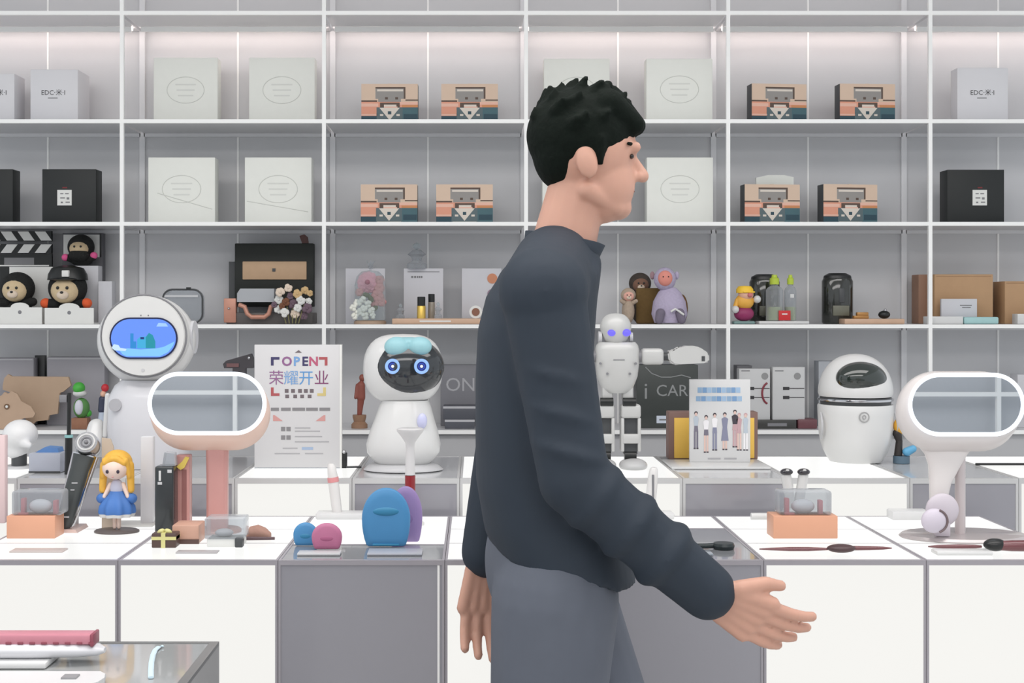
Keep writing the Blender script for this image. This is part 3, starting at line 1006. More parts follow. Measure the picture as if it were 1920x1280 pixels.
bb.box(v.x(1390), v.x(1412), 4.208, 4.236, v.z(549), v.z(546), 0.002)
O(bb, 'hat', mat('hat_yellow', (250, 204, 60), 0.5), t)
for px_, py_ in ((1377, 580), (1418, 561)):
    O(B().sph((v.x(px_), 4.226, v.z(py_)), 0.0125, 12), 'glove', WHITE, t)
b = B()
b.cap((v.x(1382), 4.236, v.z(563)), (v.x(1377), 4.228, v.z(575)), 0.008, 0.007)
b.cap((v.x(1408), 4.236, v.z(563)), (v.x(1416), 4.228, v.z(562)), 0.008, 0.007)
O(b, 'sleeves', mat('toy_yellow', (236, 178, 76)), t)

def thermo(name, label, D, x0, x1, yt, extra=False):
    v = V(D)
    xm, hw = v.x((x0 + x1) / 2), (x1 - x0) / 2 * v.u
    h = v.z(yt) - SH[1]
    t = T(name, label, 'speaker', (xm, D, SH[1]), 'dark glossy jars on the third row')
    O(B().lathe((xm, D, SH[1]), [(0, 0), (hw * 0.92, 0), (hw, 0.006), (hw, h * 0.84), (hw * 0.9, h * 0.90)], 32, 1, 0.8), 'body', mat('gloss_dark', (42, 44, 40), 0.1, 0, 0.1, coat=0.6), t)
    O(B().lathe((xm, D, SH[1]), [(hw * 0.9, h * 0.90), (hw * 0.86, h * 0.95), (hw * 0.55, h), (0, h)], 32, 1, 0.8), 'lid', BLACK, t)
    O(B().box(xm - hw * 0.5, xm + hw * 0.55, D - hw * 0.84, D - hw * 0.6, SH[1] + h * 0.16, SH[1] + h * 0.36, 0.002), 'plate', mat('plate_olive', (110, 110, 96), 0.4), t)
    O(B().box(xm - hw * 0.1, xm + hw * 0.25, D - hw * 0.83, D - hw * 0.6, SH[1] + h * 0.42, SH[1] + h * 0.70, 0.002), 'window', DGREY, t)


thermo('dark_jar', 'dark glossy jar standing behind the two green capped bottles', 4.35, 1405, 1462, 514)
thermo('dark_jar', 'dark glossy jar left of the small wooden tray, third row', 4.33, 1541, 1599, 512)
v = V(4.25)
one(B().box(v.x(1420), v.x(1514), 4.225, 4.285, SH[1], SH[1] + 0.010, 0.003), 'white_tray', WHITE, 'white tray under the two green capped bottles', 'tray')
def bottle(label, xc, hw, yt, D, lab):
    v = V(D)
    zb = SH[1] + 0.010
    h, r = v.z(yt) - zb, hw * v.u
    t = T('clear_bottle', label, 'bottle', (v.x(xc), D, zb), 'clear bottles with green caps')
    O(B().lathe((v.x(xc), D, zb), [(0, 0), (r, 0.001), (r, h * 0.66), (r * 0.8, h * 0.72), (r * 0.42, h * 0.76), (r * 0.42, h * 0.8), (0, h * 0.8)], 24), 'body', CLEARGREY, t)
    O(B().lathe((v.x(xc), D, zb + 0.002), [(0, 0), (r * 0.93, 0), (r * 0.93, h * 0.29), (0, h * 0.29)], 20), 'green_drink', mat('pale_green', (178, 190, 140), 0.3), t)
    O(B().lathe((v.x(xc), D, zb + h * 0.79), [(0, 0), (r * 0.55, 0), (r * 0.55, h * 0.13), (r * 0.35, h * 0.15), (r * 0.3, h * 0.21), (0, h * 0.21)], 18), 'cap', mat('lime', (186, 206, 66), 0.4), t)
    if lab == 'red':
        O(B().box(v.x(xc + 4), v.x(xc + 26), D - r - 0.004, D - r - 0.001, zb + 0.002, zb + 0.033, 0.0005), 'red_label', mat('label_red', (206, 44, 48), 0.5), t)
        O(B().box(v.x(xc + 10), v.x(xc + 20), D - r - 0.0046, D - r - 0.003, zb + 0.020, zb + 0.024), 'label_print', OFFWHITE, t, smooth=False)
    else:
        O(B().box(v.x(xc - 3), v.x(xc + 4), D - r - 0.001, D - r + 0.001, zb + h * 0.50, zb + h * 0.58), 'white_label', WHITE, t)


bottle('clear bottle with lime cap and red label, left of the two', 1452, 16, 515, 4.262, 'red')
bottle('slimmer clear bottle with lime cap, right of the two', 1482, 11, 515, 4.262, 'white')
v = V(4.26)
one(B().box(v.x(1578), v.x(1690), 4.225, 4.30, SH[1], SH[1] + 0.017, 0.003), 'small_wooden_tray', WOOD, 'small pinkish wooden tray right of the dark jar, third row', 'tray')
zt = SH[1] + 0.017
b = B()
b.box(v.x(1598), v.x(1626), 4.24, 4.262, zt, zt + 0.010, 0.002)
b.box(v.x(1604), v.x(1626), 4.242, 4.26, zt + 0.009, zt + 0.021, 0.003)
t = one(b, 'gold_clip', mat('gold_brown', (176, 128, 72), 0.35, 0.3, 0.1), 'gold brown trinket on the small wooden tray', 'trinket')
t = T('black_ornament', 'round black ornament on the right of the small wooden tray', 'ornament', (v.x(1656), 4.25, zt))
O(B().sph((v.x(1656), 4.25, zt + 0.013), (0.019, 0.016, 0.013), 16), 'body', BLACK, t)
O(B().sph((v.x(1658), 4.25, zt + 0.027), 0.005, 10), 'knob', CHROME, t)

# --- third row, sixth bay: kraft cartons
def kraft(label, D, x0, x1, yt, dep, rot=0.0):
    v = V(D)
    t = T('kraft_carton', label, 'box', ((v.x(x0) + v.x(x1)) / 2, D, SH[1]), 'brown kraft cartons at the right end')
    O(B().box(v.x(x0), v.x(x1), D, D + dep, SH[1], v.z(yt), 0.002), 'carton', KRAFT, t)
    O(B().box(v.x(x0 + 3), v.x(x1 - 3), D - 0.0004, D, v.z(yt + 4), v.z(yt + 3)), 'flap_edge', mat('kraft_edge', (146, 112, 82), 0.7), t, smooth=False)
    return t


kt = kraft('large brown kraft carton behind the white card, third row right', 4.31, 1752, 1862, 514, 0.1)
vv_ = V(4.31)
kraft('brown kraft carton cut by the right edge, third row', 4.31, 1884, 1975, 527, 0.1)
v = V(4.33)
one(B().box(v.x(1728), v.x(1746), 4.36, 4.43, SH[1], v.z(514), 0.002), 'kraft_carton', mat('kraft_shade', (150, 116, 96), 0.75, 0, 0.05), 'shaded left side of the large kraft carton, a narrow darker box behind the post', 'box', 'brown kraft cartons at the right end')  # side shade of the large carton, put into a darker kraft colour
t, v = card(4.27, 1765, 1832, 560, 'small white card leaning in front of the large kraft carton', grp=None)
O(B().box(v.x(1800), v.x(1822), 4.2694, 4.271, v.z(573), v.z(571.5)), 'print', INK_LT, t, smooth=False)
O(B().box(v.x(1804), v.x(1820), 4.2694, 4.271, v.z(577), v.z(575.5)), 'print', INK_LT, t, smooth=False)
v = V(4.225)
one(B().box(v.x(1738), v.x(1805), 4.22, 4.262, SH[1], v.z(593), 0.002), 'flat_white_carton', WHITE, 'flat white carton lying before the small white card', 'box')
one(B().box(v.x(1807), v.x(1872), 4.22, 4.262, SH[1], v.z(594), 0.005, 3), 'mint_case', mat('mint', (168, 206, 206), 0.5, 0, 0.04), 'mint green case lying right of the flat white carton', 'case')
one(B().box(v.x(1908), v.x(1960), 4.225, 4.27, SH[1], v.z(588), 0.002), 'flat_white_carton', WHITE, 'flat white carton cut by the right edge, third row', 'box')

# ------------------------------------------------------------------ lowest shelf row
Z0 = SH[0]
def grey_carton(label, D, x0, x1, yt, dep=0.05):
    t, v = bx('grey_carton', label, 'box', D, x0, x1, yt, Z0, dep, mat('grey_carton', (158, 156, 162), 0.6, 0, 0.02), 'grey cartons behind the cardboard cutouts')
    O(B().box(v.x(x0 + 2), v.x(x1 - 2), D - 0.0004, D + 0.0005, v.z(yt + 4), v.z(yt + 2.5)), 'flap_line', LGREY, t, smooth=False)


grey_carton('grey carton at the left edge behind the cardboard cutouts', 4.38, -30, 63, 671)
grey_carton('wide grey carton left of the round headed robot', 4.38, 88, 196, 669)
v = V(4.42)
one(B().box(v.x(65), v.x(84), 4.42, 4.44, Z0, v.z(666), 0.001), 'gap_shade_strip', BLACK, 'black strip for the shade in the gap between two grey cartons, lowest row', 'shade strip')  # black strip painted in for the shade between the cartons
v = V(4.31)
t = one(B().prism([(v.x(a), v.z(c)) for a, c in ((5, 722), (8, 708), (15, 701), (22, 705), (128, 706), (133, 722), (118, 734), (112, 736), (110, 752), (108, 775), (92, 778), (90, 787), (68, 789), (58, 798), (52, 800), (42, 760), (20, 735), (5, 730))], 4.31, 4.322),
        'cardboard_cutout', KRAFT_LT, 'large brown cardboard cutout shaped like a pistol grip, lowest row left', 'cardboard model', 'cardboard cutout models', smooth=False)
t.location.z = Z0
t.location.z += 0
v = V(4.24)
tc_ = T('cardboard_cutout', 'paler cardboard cutout with a round eye hole at the left edge', 'cardboard model', (v.x(20), 4.24, Z0), 'cardboard cutout models')
O(B().prism([(v.x(-20), Z0), (v.x(-20), v.z(742)), (v.x(2), v.z(742)), (v.x(8), v.z(735)), (v.x(15), v.z(738)), (v.x(22), v.z(733)), (v.x(32), v.z(738)), (v.x(40), v.z(752)), (v.x(58), v.z(762)), (v.x(66), v.z(775)), (v.x(62), v.z(782)), (v.x(44), v.z(784)), (v.x(30), v.z(790)), (v.x(30), Z0)], 4.24, 4.252), 'sheet', mat('pale_kraft_front', (192, 164, 140), 0.75, 0, 0.06, 30, 0.1), tc_, smooth=False)
O(B().cyl((v.x(13), 4.2405, v.z(762)), (v.x(13), 4.238, v.z(762)), 0.009, 20), 'eye_hole', mat('kraft_eye', (120, 92, 70), 0.7), tc_)
O(B().sph((v.x(13), 4.2375, v.z(762)), (0.0045, 0.001, 0.0045), 10), 'eye_dot', OFFWHITE, tc_)
# green and white toy
v = V(4.25)
t = T('toy_figure', 'green and white toy figure standing on a small brown block', 'toy figure', (v.x(150), 4.25, Z0))
zb = Z0 + 0.006
O(B().box(v.x(136), v.x(166), 4.235, 4.275, Z0, v.z(783), 0.002), 'block', mat('brick_brown', (150, 106, 82), 0.7, 0, 0.15, 60), t)
zb = v.z(783)
GREEN = mat('toy_green', (74, 176, 66), 0.5, 0, 0.05)
O(B().sph((v.x(152), 4.255, v.z(765)), (0.026, 0.02, 0.033)), 'body', mat('toy_dark_green', (84, 136, 72), 0.6), t)
O(B().sph((v.x(150), 4.24, v.z(763)), (0.014, 0.012, 0.024)), 'belly', mat('toy_belly', (214, 214, 224), 0.5), t)
O(B().sph((v.x(150), 4.247, v.z(737)), (0.022, 0.018, 0.012)), 'jaw', WHITE, t)
O(B().sph((v.x(149), 4.245, v.z(727)), (0.019, 0.02, 0.019)), 'head', GREEN, t)
O(B().sph((v.x(163), 4.262, v.z(775)), (0.012, 0.012, 0.012)), 'tail', GREEN, t)
# red topped toy left of the robot
v = V(4.25)
t = T('toy_figure', 'tiny toy figure with red cap left of the round headed robot', 'toy figure', (v.x(193), 4.25, Z0))
O(B().sph((v.x(197), 4.25, v.z(727)), (0.012, 0.012, 0.013)), 'cap', mat('toy_red', (200, 50, 60), 0.5), t)
O(B().sph((v.x(194), 4.246, v.z(738)), (0.009, 0.01, 0.010)), 'face', mat('toy_skin', (236, 186, 160)), t)
O(B().cap((v.x(192), 4.25, v.z(748)), (v.x(191), 4.25, v.z(768)), 0.011, 0.012), 'coat', mat('toy_navy', (58, 62, 84), 0.5), t)
O(B().cap((v.x(191), 4.25, v.z(775)), (v.x(190), 4.25, Z0 + 0.013), 0.010, 0.013), 'legs', mat('toy_pale', (190, 200, 216), 0.5), t)
# dark toy plane by the poster
v = V(4.30)
t = T('dark_gadget', 'dark handheld gadget half hidden by the white poster board', 'gadget', (v.x(450), 4.31, Z0))
b = B()
b.prism([(v.x(a), v.z(c)) for a, c in ((418, 682), (424, 676), (452, 668), (470, 663), (474, 672), (474, 690), (420, 690))], 4.30, 4.33)
O(b, 'body', mat('gadget_dark', (74, 70, 74), 0.4, 0, 0.1), t, smooth=False)
O(B().sph((v.x(467), 4.298, v.z(671)), (0.004, 0.003, 0.006), 10), 'stud', CHROME, t)
O(B().box(v.x(425), v.x(448), 4.297, 4.302, v.z(688), v.z(681)), 'rose_plate', mat('gadget_rose', (128, 92, 92), 0.4), t)
O(B().box(v.x(436), v.x(460), 4.30, 4.33, Z0, v.z(690)), 'stand', mat('gadget_dark', (74, 70, 74)), t)
# red-brown statuette
v = V(4.28)
t = T('statuette', 'reddish brown statuette on a round base left of the dark faced robot', 'statuette', (v.x(674), 4.28, Z0))
zb = Z0
O(B().lathe((v.x(674), 4.28, Z0), [(0, 0), (0.026, 0), (0.026, 0.012), (0.018, 0.02), (0.022, 0.034), (0.022, 0.042), (0, 0.042)], 24), 'base', mat('statue_base', (150, 116, 92), 0.5), t)
b = B()
b.cap((v.x(674), 4.28, Z0 + 0.042), (v.x(677), 4.28, v.z(745)), 0.008, 0.012)
b.cap((v.x(677), 4.28, v.z(745)), (v.x(677), 4.28, v.z(722)), 0.014, 0.013)
b.cap((v.x(670), 4.278, v.z(722)), (v.x(667), 4.27, v.z(745)), 0.006, 0.005)
b.sph((v.x(679), 4.278, v.z(708)), (0.010, 0.010, 0.012), 14)
O(remesh(b, 0.0022, 3), 'figure', mat('statue_red', (142, 78, 66), 0.5, 0, 0.1), t)
# grey box with pale letters and slim cartons, between robot and person
t, v = bx('letter_carton', 'grey carton with pale outline letters left of the person', 'box', 4.36, 826, 912, 684, Z0, 0.05, mat('letter_grey', (124, 124, 130), 0.5, 0, 0.03))
text('ONI', 0.062, v.x(868), v.z(722), 4.3594, mat('letter_pale', (176, 176, 180), 0.4), t)
for k, (yt, x0, x1) in enumerate(((788, 834, 890), (761, 831, 899))):
    D = 4.25
    v = V(D)
    zb = Z0 if k == 0 else V(D).z(786)
    t = T('slim_carton', ('lower' if k == 0 else 'upper') + ' slim dark carton with pale top edge, stacked right of the dark faced robot', 'box', (v.x((x0 + x1) / 2), D, zb), 'slim dark cartons stacked')
    zt_ = v.z(786) if k == 0 else v.z(yt)
    O(B().box(v.x(x0), v.x(x1), D, D + 0.08, zb, zt_, 0.001), 'carton', mat('slim_dark', (84, 86, 94), 0.5), t)
    O(B().box(v.x(x0), v.x(x1), D - 0.0006, D, zt_ - 0.008, zt_ - 0.001), 'pale_edge', mat('slim_edge', (190, 190, 194), 0.5), t, smooth=False)
# black carton with CAR lettering
t, v = bx('car_carton', 'black carton with iCAR lettering under the humanoid robot\'s arm', 'box', 4.27, 1194, 1309, 684, Z0, 0.08, mat('car_black', (64, 68, 66), 0.4, 0, 0.06))
text('i', 0.075, v.x(1211), v.z(734), 4.2694, mat('letter_silver', (150, 152, 152), 0.35), t, 'thin_letter')
text('CAR', 0.052, v.x(1260), v.z(733), 4.2694, mat('letter_silver', (150, 152, 152)), t)
O(B().tube([(v.x(p[0]), 4.2695, v.z(p[1])) for p in ((1210, 688), (1222, 700), (1240, 707), (1258, 707), (1278, 703), (1295, 708))], 0.0018, 6), 'silver_swoosh', mat('letter_silver', (150, 152, 152)), t)
O(B().box(v.x(1231), v.x(1258), 4.2692, 4.271, v.z(793), v.z(779)), 'price_label', mat('label_blue', (206, 214, 226), 0.5), t, smooth=False)
O(B().box(v.x(1236), v.x(1256), 4.2688, 4.2695, v.z(788), v.z(785)), 'label_line', INK_LT, t, smooth=False)
# two cable cartons
vE = V(4.26)
tb_ = T('dark_case', 'flat dark case lying under the two cable cartons', 'case', (vE.x(1455), 4.25, Z0))
O(B().box(vE.x(1412), vE.x(1492), 4.25, 4.34, Z0, Z0 + 0.028, 0.002), 'case', mat('case_dark', (62, 62, 60), 0.4, 0, 0.1), tb_)
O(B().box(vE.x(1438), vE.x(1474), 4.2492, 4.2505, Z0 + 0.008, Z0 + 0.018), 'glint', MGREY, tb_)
one(B().box(vE.x(1495), vE.x(1531), 4.25, 4.32, Z0, Z0 + 0.030, 0.003), 'maroon_case', mat('maroon_case', (112, 70, 76), 0.4, 0, 0.1), 'flat maroon case beside the egg shaped robot', 'case')
def cable_box(label, D, x0, x1, yt, plug_x, dot_x, zb, arc):
    v = V(D)
    t = T('cable_carton', label, 'box', ((v.x(x0) + v.x(x1)) / 2, D, zb), 'white cable cartons')
    O(B().box(v.x(x0), v.x(x1), D, D + 0.04, zb, v.z(yt), 0.001), 'carton', mat('cable_white', (206, 206, 206), 0.55, 0, 0.01), t)
    O(B().cyl((v.x(dot_x), D + 0.001, v.z(705)), (v.x(dot_x), D - 0.0006, v.z(705)), 6.5 * v.u, 20), 'round_seal', mat('seal_grey', (150, 150, 150), 0.5), t)
    b = B()
    for py_ in (728, 745):
        b.box(v.x(plug_x), v.x(plug_x + 12), D - 0.0006, D + 0.0005, v.z(py_ + 3), v.z(py_ - 3))
        b.box(v.x(plug_x + 12), v.x(x1 - 1), D - 0.0006, D + 0.0005, v.z(py_ + 0.7), v.z(py_ - 0.7))
    O(b, 'printed_plugs', INK, t, smooth=False)
    O(B().box(v.x(x0 + 4), v.x(x0 + 20), D - 0.0006, D + 0.0005, v.z(696), v.z(694)), 'print_line', INK_LT, t, smooth=False)
    if arc:
        O(B().tube([(v.x(x1 - 2 + 13 * -math.cos(a)), D - 0.001, v.z(737 - 20 * math.sin(a))) for a in [(-1.3 + 2.6 * i / 12) for i in range(13)]], 0.0032, 8), 'red_cable', mat('cable_red', (134, 50, 62), 0.5), t)


cable_box('white cable carton showing a red cable loop, beside the picture board', 4.26, 1386, 1444, 691, 1402, 1434, Z0 + 0.028, True)
cable_box('white cable carton right of the one with the red cable loop', 4.256, 1449, 1509, 688, 1468, 1495, Z0 + 0.028, False)
v = V(4.34)
one(B().box(v.x(1382), v.x(1410), 4.34, 4.40, Z0, v.z(685), 0.001), 'dark_sided_carton', mat('side_grey', (104, 104, 108), 0.6), 'dark sided carton behind the cable cartons', 'box')
one(B().box(v.x(1535), v.x(1575), 4.34, 4.40, Z0, v.z(677), 0.001), 'pale_carton', mat('pale_blue_grey', (176, 180, 186), 0.6), 'pale carton partly hidden behind the egg shaped robot', 'box')
v = V(4.30)
one(B().box(v.x(1908), v.x(1980), 4.30, 4.36, Z0, v.z(702), 0.001), 'pale_carton', mat('pale_carton', (206, 206, 210)), 'pale carton at the right edge behind the white lit mirror', 'box')

# ------------------------------------------------------------------ rear raised counters (top T2)
# --- round headed robot with blue screen
v = V(3.22)
D = 3.22
t = T('screen_robot', 'white robot with big round head and oval blue screen face', 'robot', (v.x(275), D, T2))
xb = v.x(277)
b = B()
rs = []
for py_, hw, hd in ((880, 70, 0.075), (862, 74, 0.08), (800, 76, 0.082), (745, 74, 0.08), (722, 62, 0.07), (712, 50, 0.06)):
    z = max(T2, v.z(py_))
    rs.append([(xb + math.copysign(abs(math.cos(a)) ** 0.7, math.cos(a)) * hw * v.u, D + 0.02 + math.copysign(abs(math.sin(a)) ** 0.7, math.sin(a)) * hd, z) for a in [2 * PI * i / 40 for i in range(40)]])
b.rings(rs)
O(b, 'body', mat('robot_body', (212, 212, 216), 0.35, 0, 0.01, coat=0.3), t)
b = B()
b.sph((v.x(275), D, v.z(638)), (92 * v.u, 0.072, 85 * v.u), 40)
O(b, 'head', WHITE, t)
vf = V(3.13)
fc = (vf.x(266), 3.148, vf.z(630))
b = B()
b.rings([[(p[0], yy, p[1]) for p in ell(fc[0], fc[2], r_ * vf.u, r_ * 0.96 * vf.u, 48)] for yy, r_ in ((3.185, 81), (3.150, 80), (3.141, 77))])
O(b, 'face_plate', mat('face_white', (218, 218, 216), 0.35, 0, 0.01), t)
O(B().tube([(p[0], 3.148, p[1]) for p in ell(fc[0], fc[2], 80.5 * vf.u, 77.5 * vf.u, 56)], 0.0022, 8, closed=True), 'seam_ring', MGREY, t)
sx, sz = vf.x(267.5), vf.z(634)
O(B().prism(stad(sx, sz, 64 * vf.u, 39 * vf.u), 3.138, 3.142), 'screen_bezel', mat('navy', (22, 28, 70), 0.2), t)
so = O(B().prism(stad(sx, sz, 61 * vf.u, 36 * vf.u), 3.1372, 3.1382), 'screen', glow('screen_blue', (104, 150, 252), 1.0), t)
def scr(pts, c, nm, yy):
    O(B().prism([(vf.x(p[0]), vf.z(p[1])) for p in pts], yy, yy + 0.0004), 'screen_picture', glow(nm, c, 1.0), so, smooth=False)
hill = [(236, 668), (298, 668), (314, 660), (323, 648), (326, 640), (318, 644), (306, 650), (292, 653), (262, 655), (238, 653), (222, 656), (228, 664)]
scr(hill, (134, 204, 255), 'screen_sky', 3.1368)
scr([(243, 653), (243, 625), (249, 625), (249, 640), (254, 640), (254, 653)], (34, 140, 214), 'screen_teal', 3.1364)
scr([(256, 653), (256, 636), (262, 631), (276, 631), (276, 653)], (60, 176, 226), 'screen_cyan', 3.1363)
scr([(272, 653), (272, 632), (278, 624), (285, 628), (290, 640), (290, 653)], (14, 148, 168), 'screen_green', 3.1362)
scr([(262, 636), (262, 632), (269, 632), (269, 636)], (20, 40, 120), 'screen_navy', 3.1360)
scr([(208, 652), (212, 645), (221, 647), (224, 652), (236, 654), (234, 658), (214, 657)], (206, 234, 255), 'screen_cloud', 3.1360)
scr([(292, 612), (296, 605), (310, 606), (314, 612)], (166, 208, 255), 'screen_cloud_pale', 3.1360)
for px_ in (262, 276):
    O(B().sph((vf.x(px_), 3.141, vf.z(591)), 0.0016, 8), 'sensor', MGREY, t)
O(B().cyl((vf.x(266), 3.142, vf.z(694)), (vf.x(266), 3.140, vf.z(694)), 0.004, 16), 'button', LGREY, t)
O(B().cyl((v.x(352), D + 0.012, v.z(632)), (v.x(364), D + 0.012, v.z(632)), 0.040, 28), 'ear_disc', mat('ear_grey', (214, 214, 218), 0.35), t)
b = B()
b.cyl((v.x(228), D - 0.048, v.z(756)), (v.x(228), D - 0.060, v.z(756)), 0.015, 24)
O(b, 'chest_speaker', mat('speaker_grey', (176, 176, 180), 0.6), t)
b = B()
b.cap((v.x(182), D - 0.005, v.z(800)), (v.x(178), D - 0.03, v.z(838)), 0.021, 0.024)
O(remesh(b, 0.004, 4), 'arm', WHITE, t)
b = B()
b.cap((v.x(206), D - 0.02, v.z(740)), (v.x(201), D - 0.02, v.z(815)), 0.006, 0.006)
O(b, 'arm_rail', WHITE, t)

# --- white bust (left) and blue grey box
v = V(3.2)
t = T('headset_bust', 'white helmet shaped headset on a stand at the far left', 'headset', (v.x(38), 3.2, T2))
b = B()
b.sph((v.x(38), 3.2, v.z(815)), (32 * v.u, 0.045, 29 * v.u), 28)
b.cap((v.x(54), 3.17, v.z(828)), (v.x(64), 3.165, v.z(832)), 0.012, 0.008)
b.cap((v.x(34), 3.2, v.z(830)), (v.x(32), 3.2, v.z(842)), 0.028, 0.026)
O(remesh(b, 0.004, 4), 'shell', mat('bust_white', (226, 226, 226), 0.4, 0, 0.01), t)
O(B().cyl((v.x(36), 3.2, T2), (v.x(36), 3.2, v.z(842)), 0.018), 'stand', DGREY, t)
O(B().cyl((v.x(36), 3.2, T2), (v.x(36), 3.2, T2 + 0.006), 0.036, 28), 'foot', LGREY, t)
v = V(3.12)
t = T('grey_box', 'blue grey box with blue sheets on top, left of the black shaver', 'box', (v.x(88), 3.12, T2))
O(B().box(v.x(59), v.x(118), 3.10, 3.18, T2, v.z(848), 0.002), 'box', mat('box_bluegrey', (168, 172, 184), 0.35, 0, 0.03, coat=0.3), t)
O(B().box(v.x(59), v.x(118), 3.0992, 3.101, T2, T2 + 0.004), 'dark_foot', DGREY, t)
b = B()
b.prism([(v.x(66), v.z(848)), (v.x(110), v.z(848)), (v.x(108), v.z(840)), (v.x(84), v.z(838))], 3.12, 3.16)
O(b, 'blue_sheet', mat('sheet_blue', (92, 134, 190), 0.5, 0, 0.06), t, smooth=False)
# --- selfie stick
v = V(3.08)
t = T('black_stick', 'tall thin black stick with a small clamp behind the shaver', 'phone stick', (v.x(129), 3.08, T2))
O(B().cyl((v.x(129), 3.08, v.z(818)), (v.x(130), 3.08, v.z(736)), 0.0048, 14), 'rod', BLACK, t)
O(B().cyl((v.x(128), 3.08, T2), (v.x(129), 3.08, v.z(820)), 0.0085, 16), 'handle', BLACK, t)
O(B().cyl((v.x(129), 3.08, v.z(820)), (v.x(129), 3.08, v.z(815)), 0.0096, 16), 'teal_collar', mat('collar_teal', (140, 190, 190), 0.4), t)
O(B().box(v.x(112), v.x(126), 3.075, 3.085, v.z(754), v.z(740), 0.002), 'clamp', MGREY, t)

# --- poster board
v = V(3.19)
D = 3.19
t = T('poster_board', 'white poster board with OPEN and large Chinese characters', 'poster', (v.x(558), D, T2))
O(B().box(v.x(477), v.x(639), D, D + 0.012, T2 + 0.002, v.z(646), 0.001), 'board', mat('poster_white', (208, 207, 208), 0.45, 0, 0.008), t)
O(B().box(v.x(477), v.x(639), D + 0.001, D + 0.05, T2, T2 + 0.003), 'foot', CLEARGREY, t)
O(B().box(v.x(637), v.x(641), D - 0.0012, D + 0.014, T2, v.z(646)), 'side_edge', OFFWHITE, t)
yp = D - 0.0006
PB = mat('ink_blue', (118, 160, 208), 0.6, 0, 0.1); PN = mat('ink_navy', (64, 60, 100), 0.6); PP = mat('ink_plum', (142, 96, 140), 0.6); PR = mat('ink_rose', (184, 88, 118), 0.6)
PG = mat('ink_ochre', (206, 188, 126), 0.6); PRD = mat('ink_brick', (172, 84, 88), 0.6); PS = mat('ink_salmon', (204, 150, 146), 0.6); PGR = mat('ink_grey', (110, 100, 104), 0.6)
for ch, px_, m_ in (('O', 538, PP), ('P', 556, PB), ('E', 572, PN), ('N', 588, PR)):
    text(ch, 0.030, v.x(px_), v.z(678), yp, m_, t, 'letter', bold=0.0009)
for ch, px_, m_ in (('荣', 518, PP), ('耀', 546, PB), ('开', 574, mat('ink_sky', (92, 150, 206), 0.6)), ('业', 603, mat('ink_wine', (128, 66, 108), 0.6))):
    text(ch, 0.037, v.x(px_), v.z(710), yp, m_, t, 'character')
def corner(x, y_, dx, dy, m_, L=16, w_=5):
    b = B()
    b.box(v.x(min(x, x + dx * L)), v.x(max(x, x + dx * L)), yp, D, v.z(max(y_, y_ + dy * w_)), v.z(min(y_, y_ + dy * w_)))
    b.box(v.x(min(x, x + dx * w_)), v.x(max(x, x + dx * w_)), yp - 0.0001, D, v.z(max(y_, y_ + dy * L)), v.z(min(y_, y_ + dy * L)))
    O(b, 'corner_mark', m_, t, smooth=False)
corner(508, 669, 1, 1, PN)
corner(614, 669, -1, 1, PRD)
corner(508, 742, 1, -1, PRD)
corner(611, 742, -1, -1, PG)
b = B()
for px_ in (534, 546, 559, 570, 581):
    b.box(v.x(px_), v.x(px_ + 7), yp, D, v.z(736), v.z(729))
O(b, 'caption_print', PGR, t, smooth=False)
b = B()
for px_ in (535, 550, 563, 577):
    b.box(v.x(px_), v.x(px_ + 7), yp, D, v.z(746), v.z(739.5))
O(b, 'caption_print', PGR, t, smooth=False)
O(B().prism([(v.x(553), v.z(661)), (v.x(566), v.z(661)), (v.x(560), v.z(656))], yp, D), 'arrow_mark', PGR, t, smooth=False)
b = B()
for a, c in ((508, 523), (527, 545), (548, 572), (574, 596), (599, 619)):
    b.box(v.x(a), v.x(c), yp, D, v.z(770), v.z(764))
for a, c, y0_, y1_ in ((527, 545, 800, 808), (527, 545, 816, 824)):
    b.box(v.x(a), v.x(a + 8), yp, D, v.z(y1_), v.z(y0_)).box(v.x(a + 10), v.x(c), yp, D, v.z(y1_), v.z(y0_))
O(b, 'text_lines', mat('ink_midgrey', (132, 130, 132), 0.6), t, smooth=False)
b = B()
for a, c, yy in ((553, 582, 801), (553, 600, 807), (553, 604, 817), (553, 617, 827), (530, 558, 839), (515, 562, 849), (572, 606, 849)):
    b.box(v.x(a), v.x(c), yp, D, v.z(yy + 2), v.z(yy))
O(b, 'fine_print', mat('ink_pale', (168, 167, 170), 0.6), t, smooth=False)
b = B()
b.prism([(v.x(512), v.z(778)), (v.x(515), v.z(778)), (v.x(530), v.z(789)), (v.x(512), v.z(789))], yp, D)
O(b, 'corner_flag', PS, t, smooth=False)
b = B()
b.prism([(v.x(610), v.z(778)), (v.x(607), v.z(778)), (v.x(592), v.z(789)), (v.x(610), v.z(789))], yp, D)
O(b, 'corner_flag', PS, t, smooth=False)
O(B().box(v.x(566), v.x(587), yp, D, v.z(843), v.z(838)), 'blue_mark', mat('ink_steel', (160, 178, 204), 0.6), t, smooth=False)
v = V(3.2)
t = T('black_clip', 'small black clip lying right of the white poster board', 'clip', (v.x(646), 3.2, T2))
O(B().box(v.x(641), v.x(651), 3.19, 3.205, T2, v.z(848), 0.002), 'body', BLACK, t)
O(B().sph((v.x(646), 3.19, v.z(846)), 0.005, 10), 'head', CHROME, t)
O(B().tube([(v.x(p[0]), 3.19 + 0.002 * i, T2 + 0.003) for i, p in enumerate(((650, 0), (660, 0), (668, 0), (678, 0)))], 0.0025, 8), 'cable', DGREY, t)

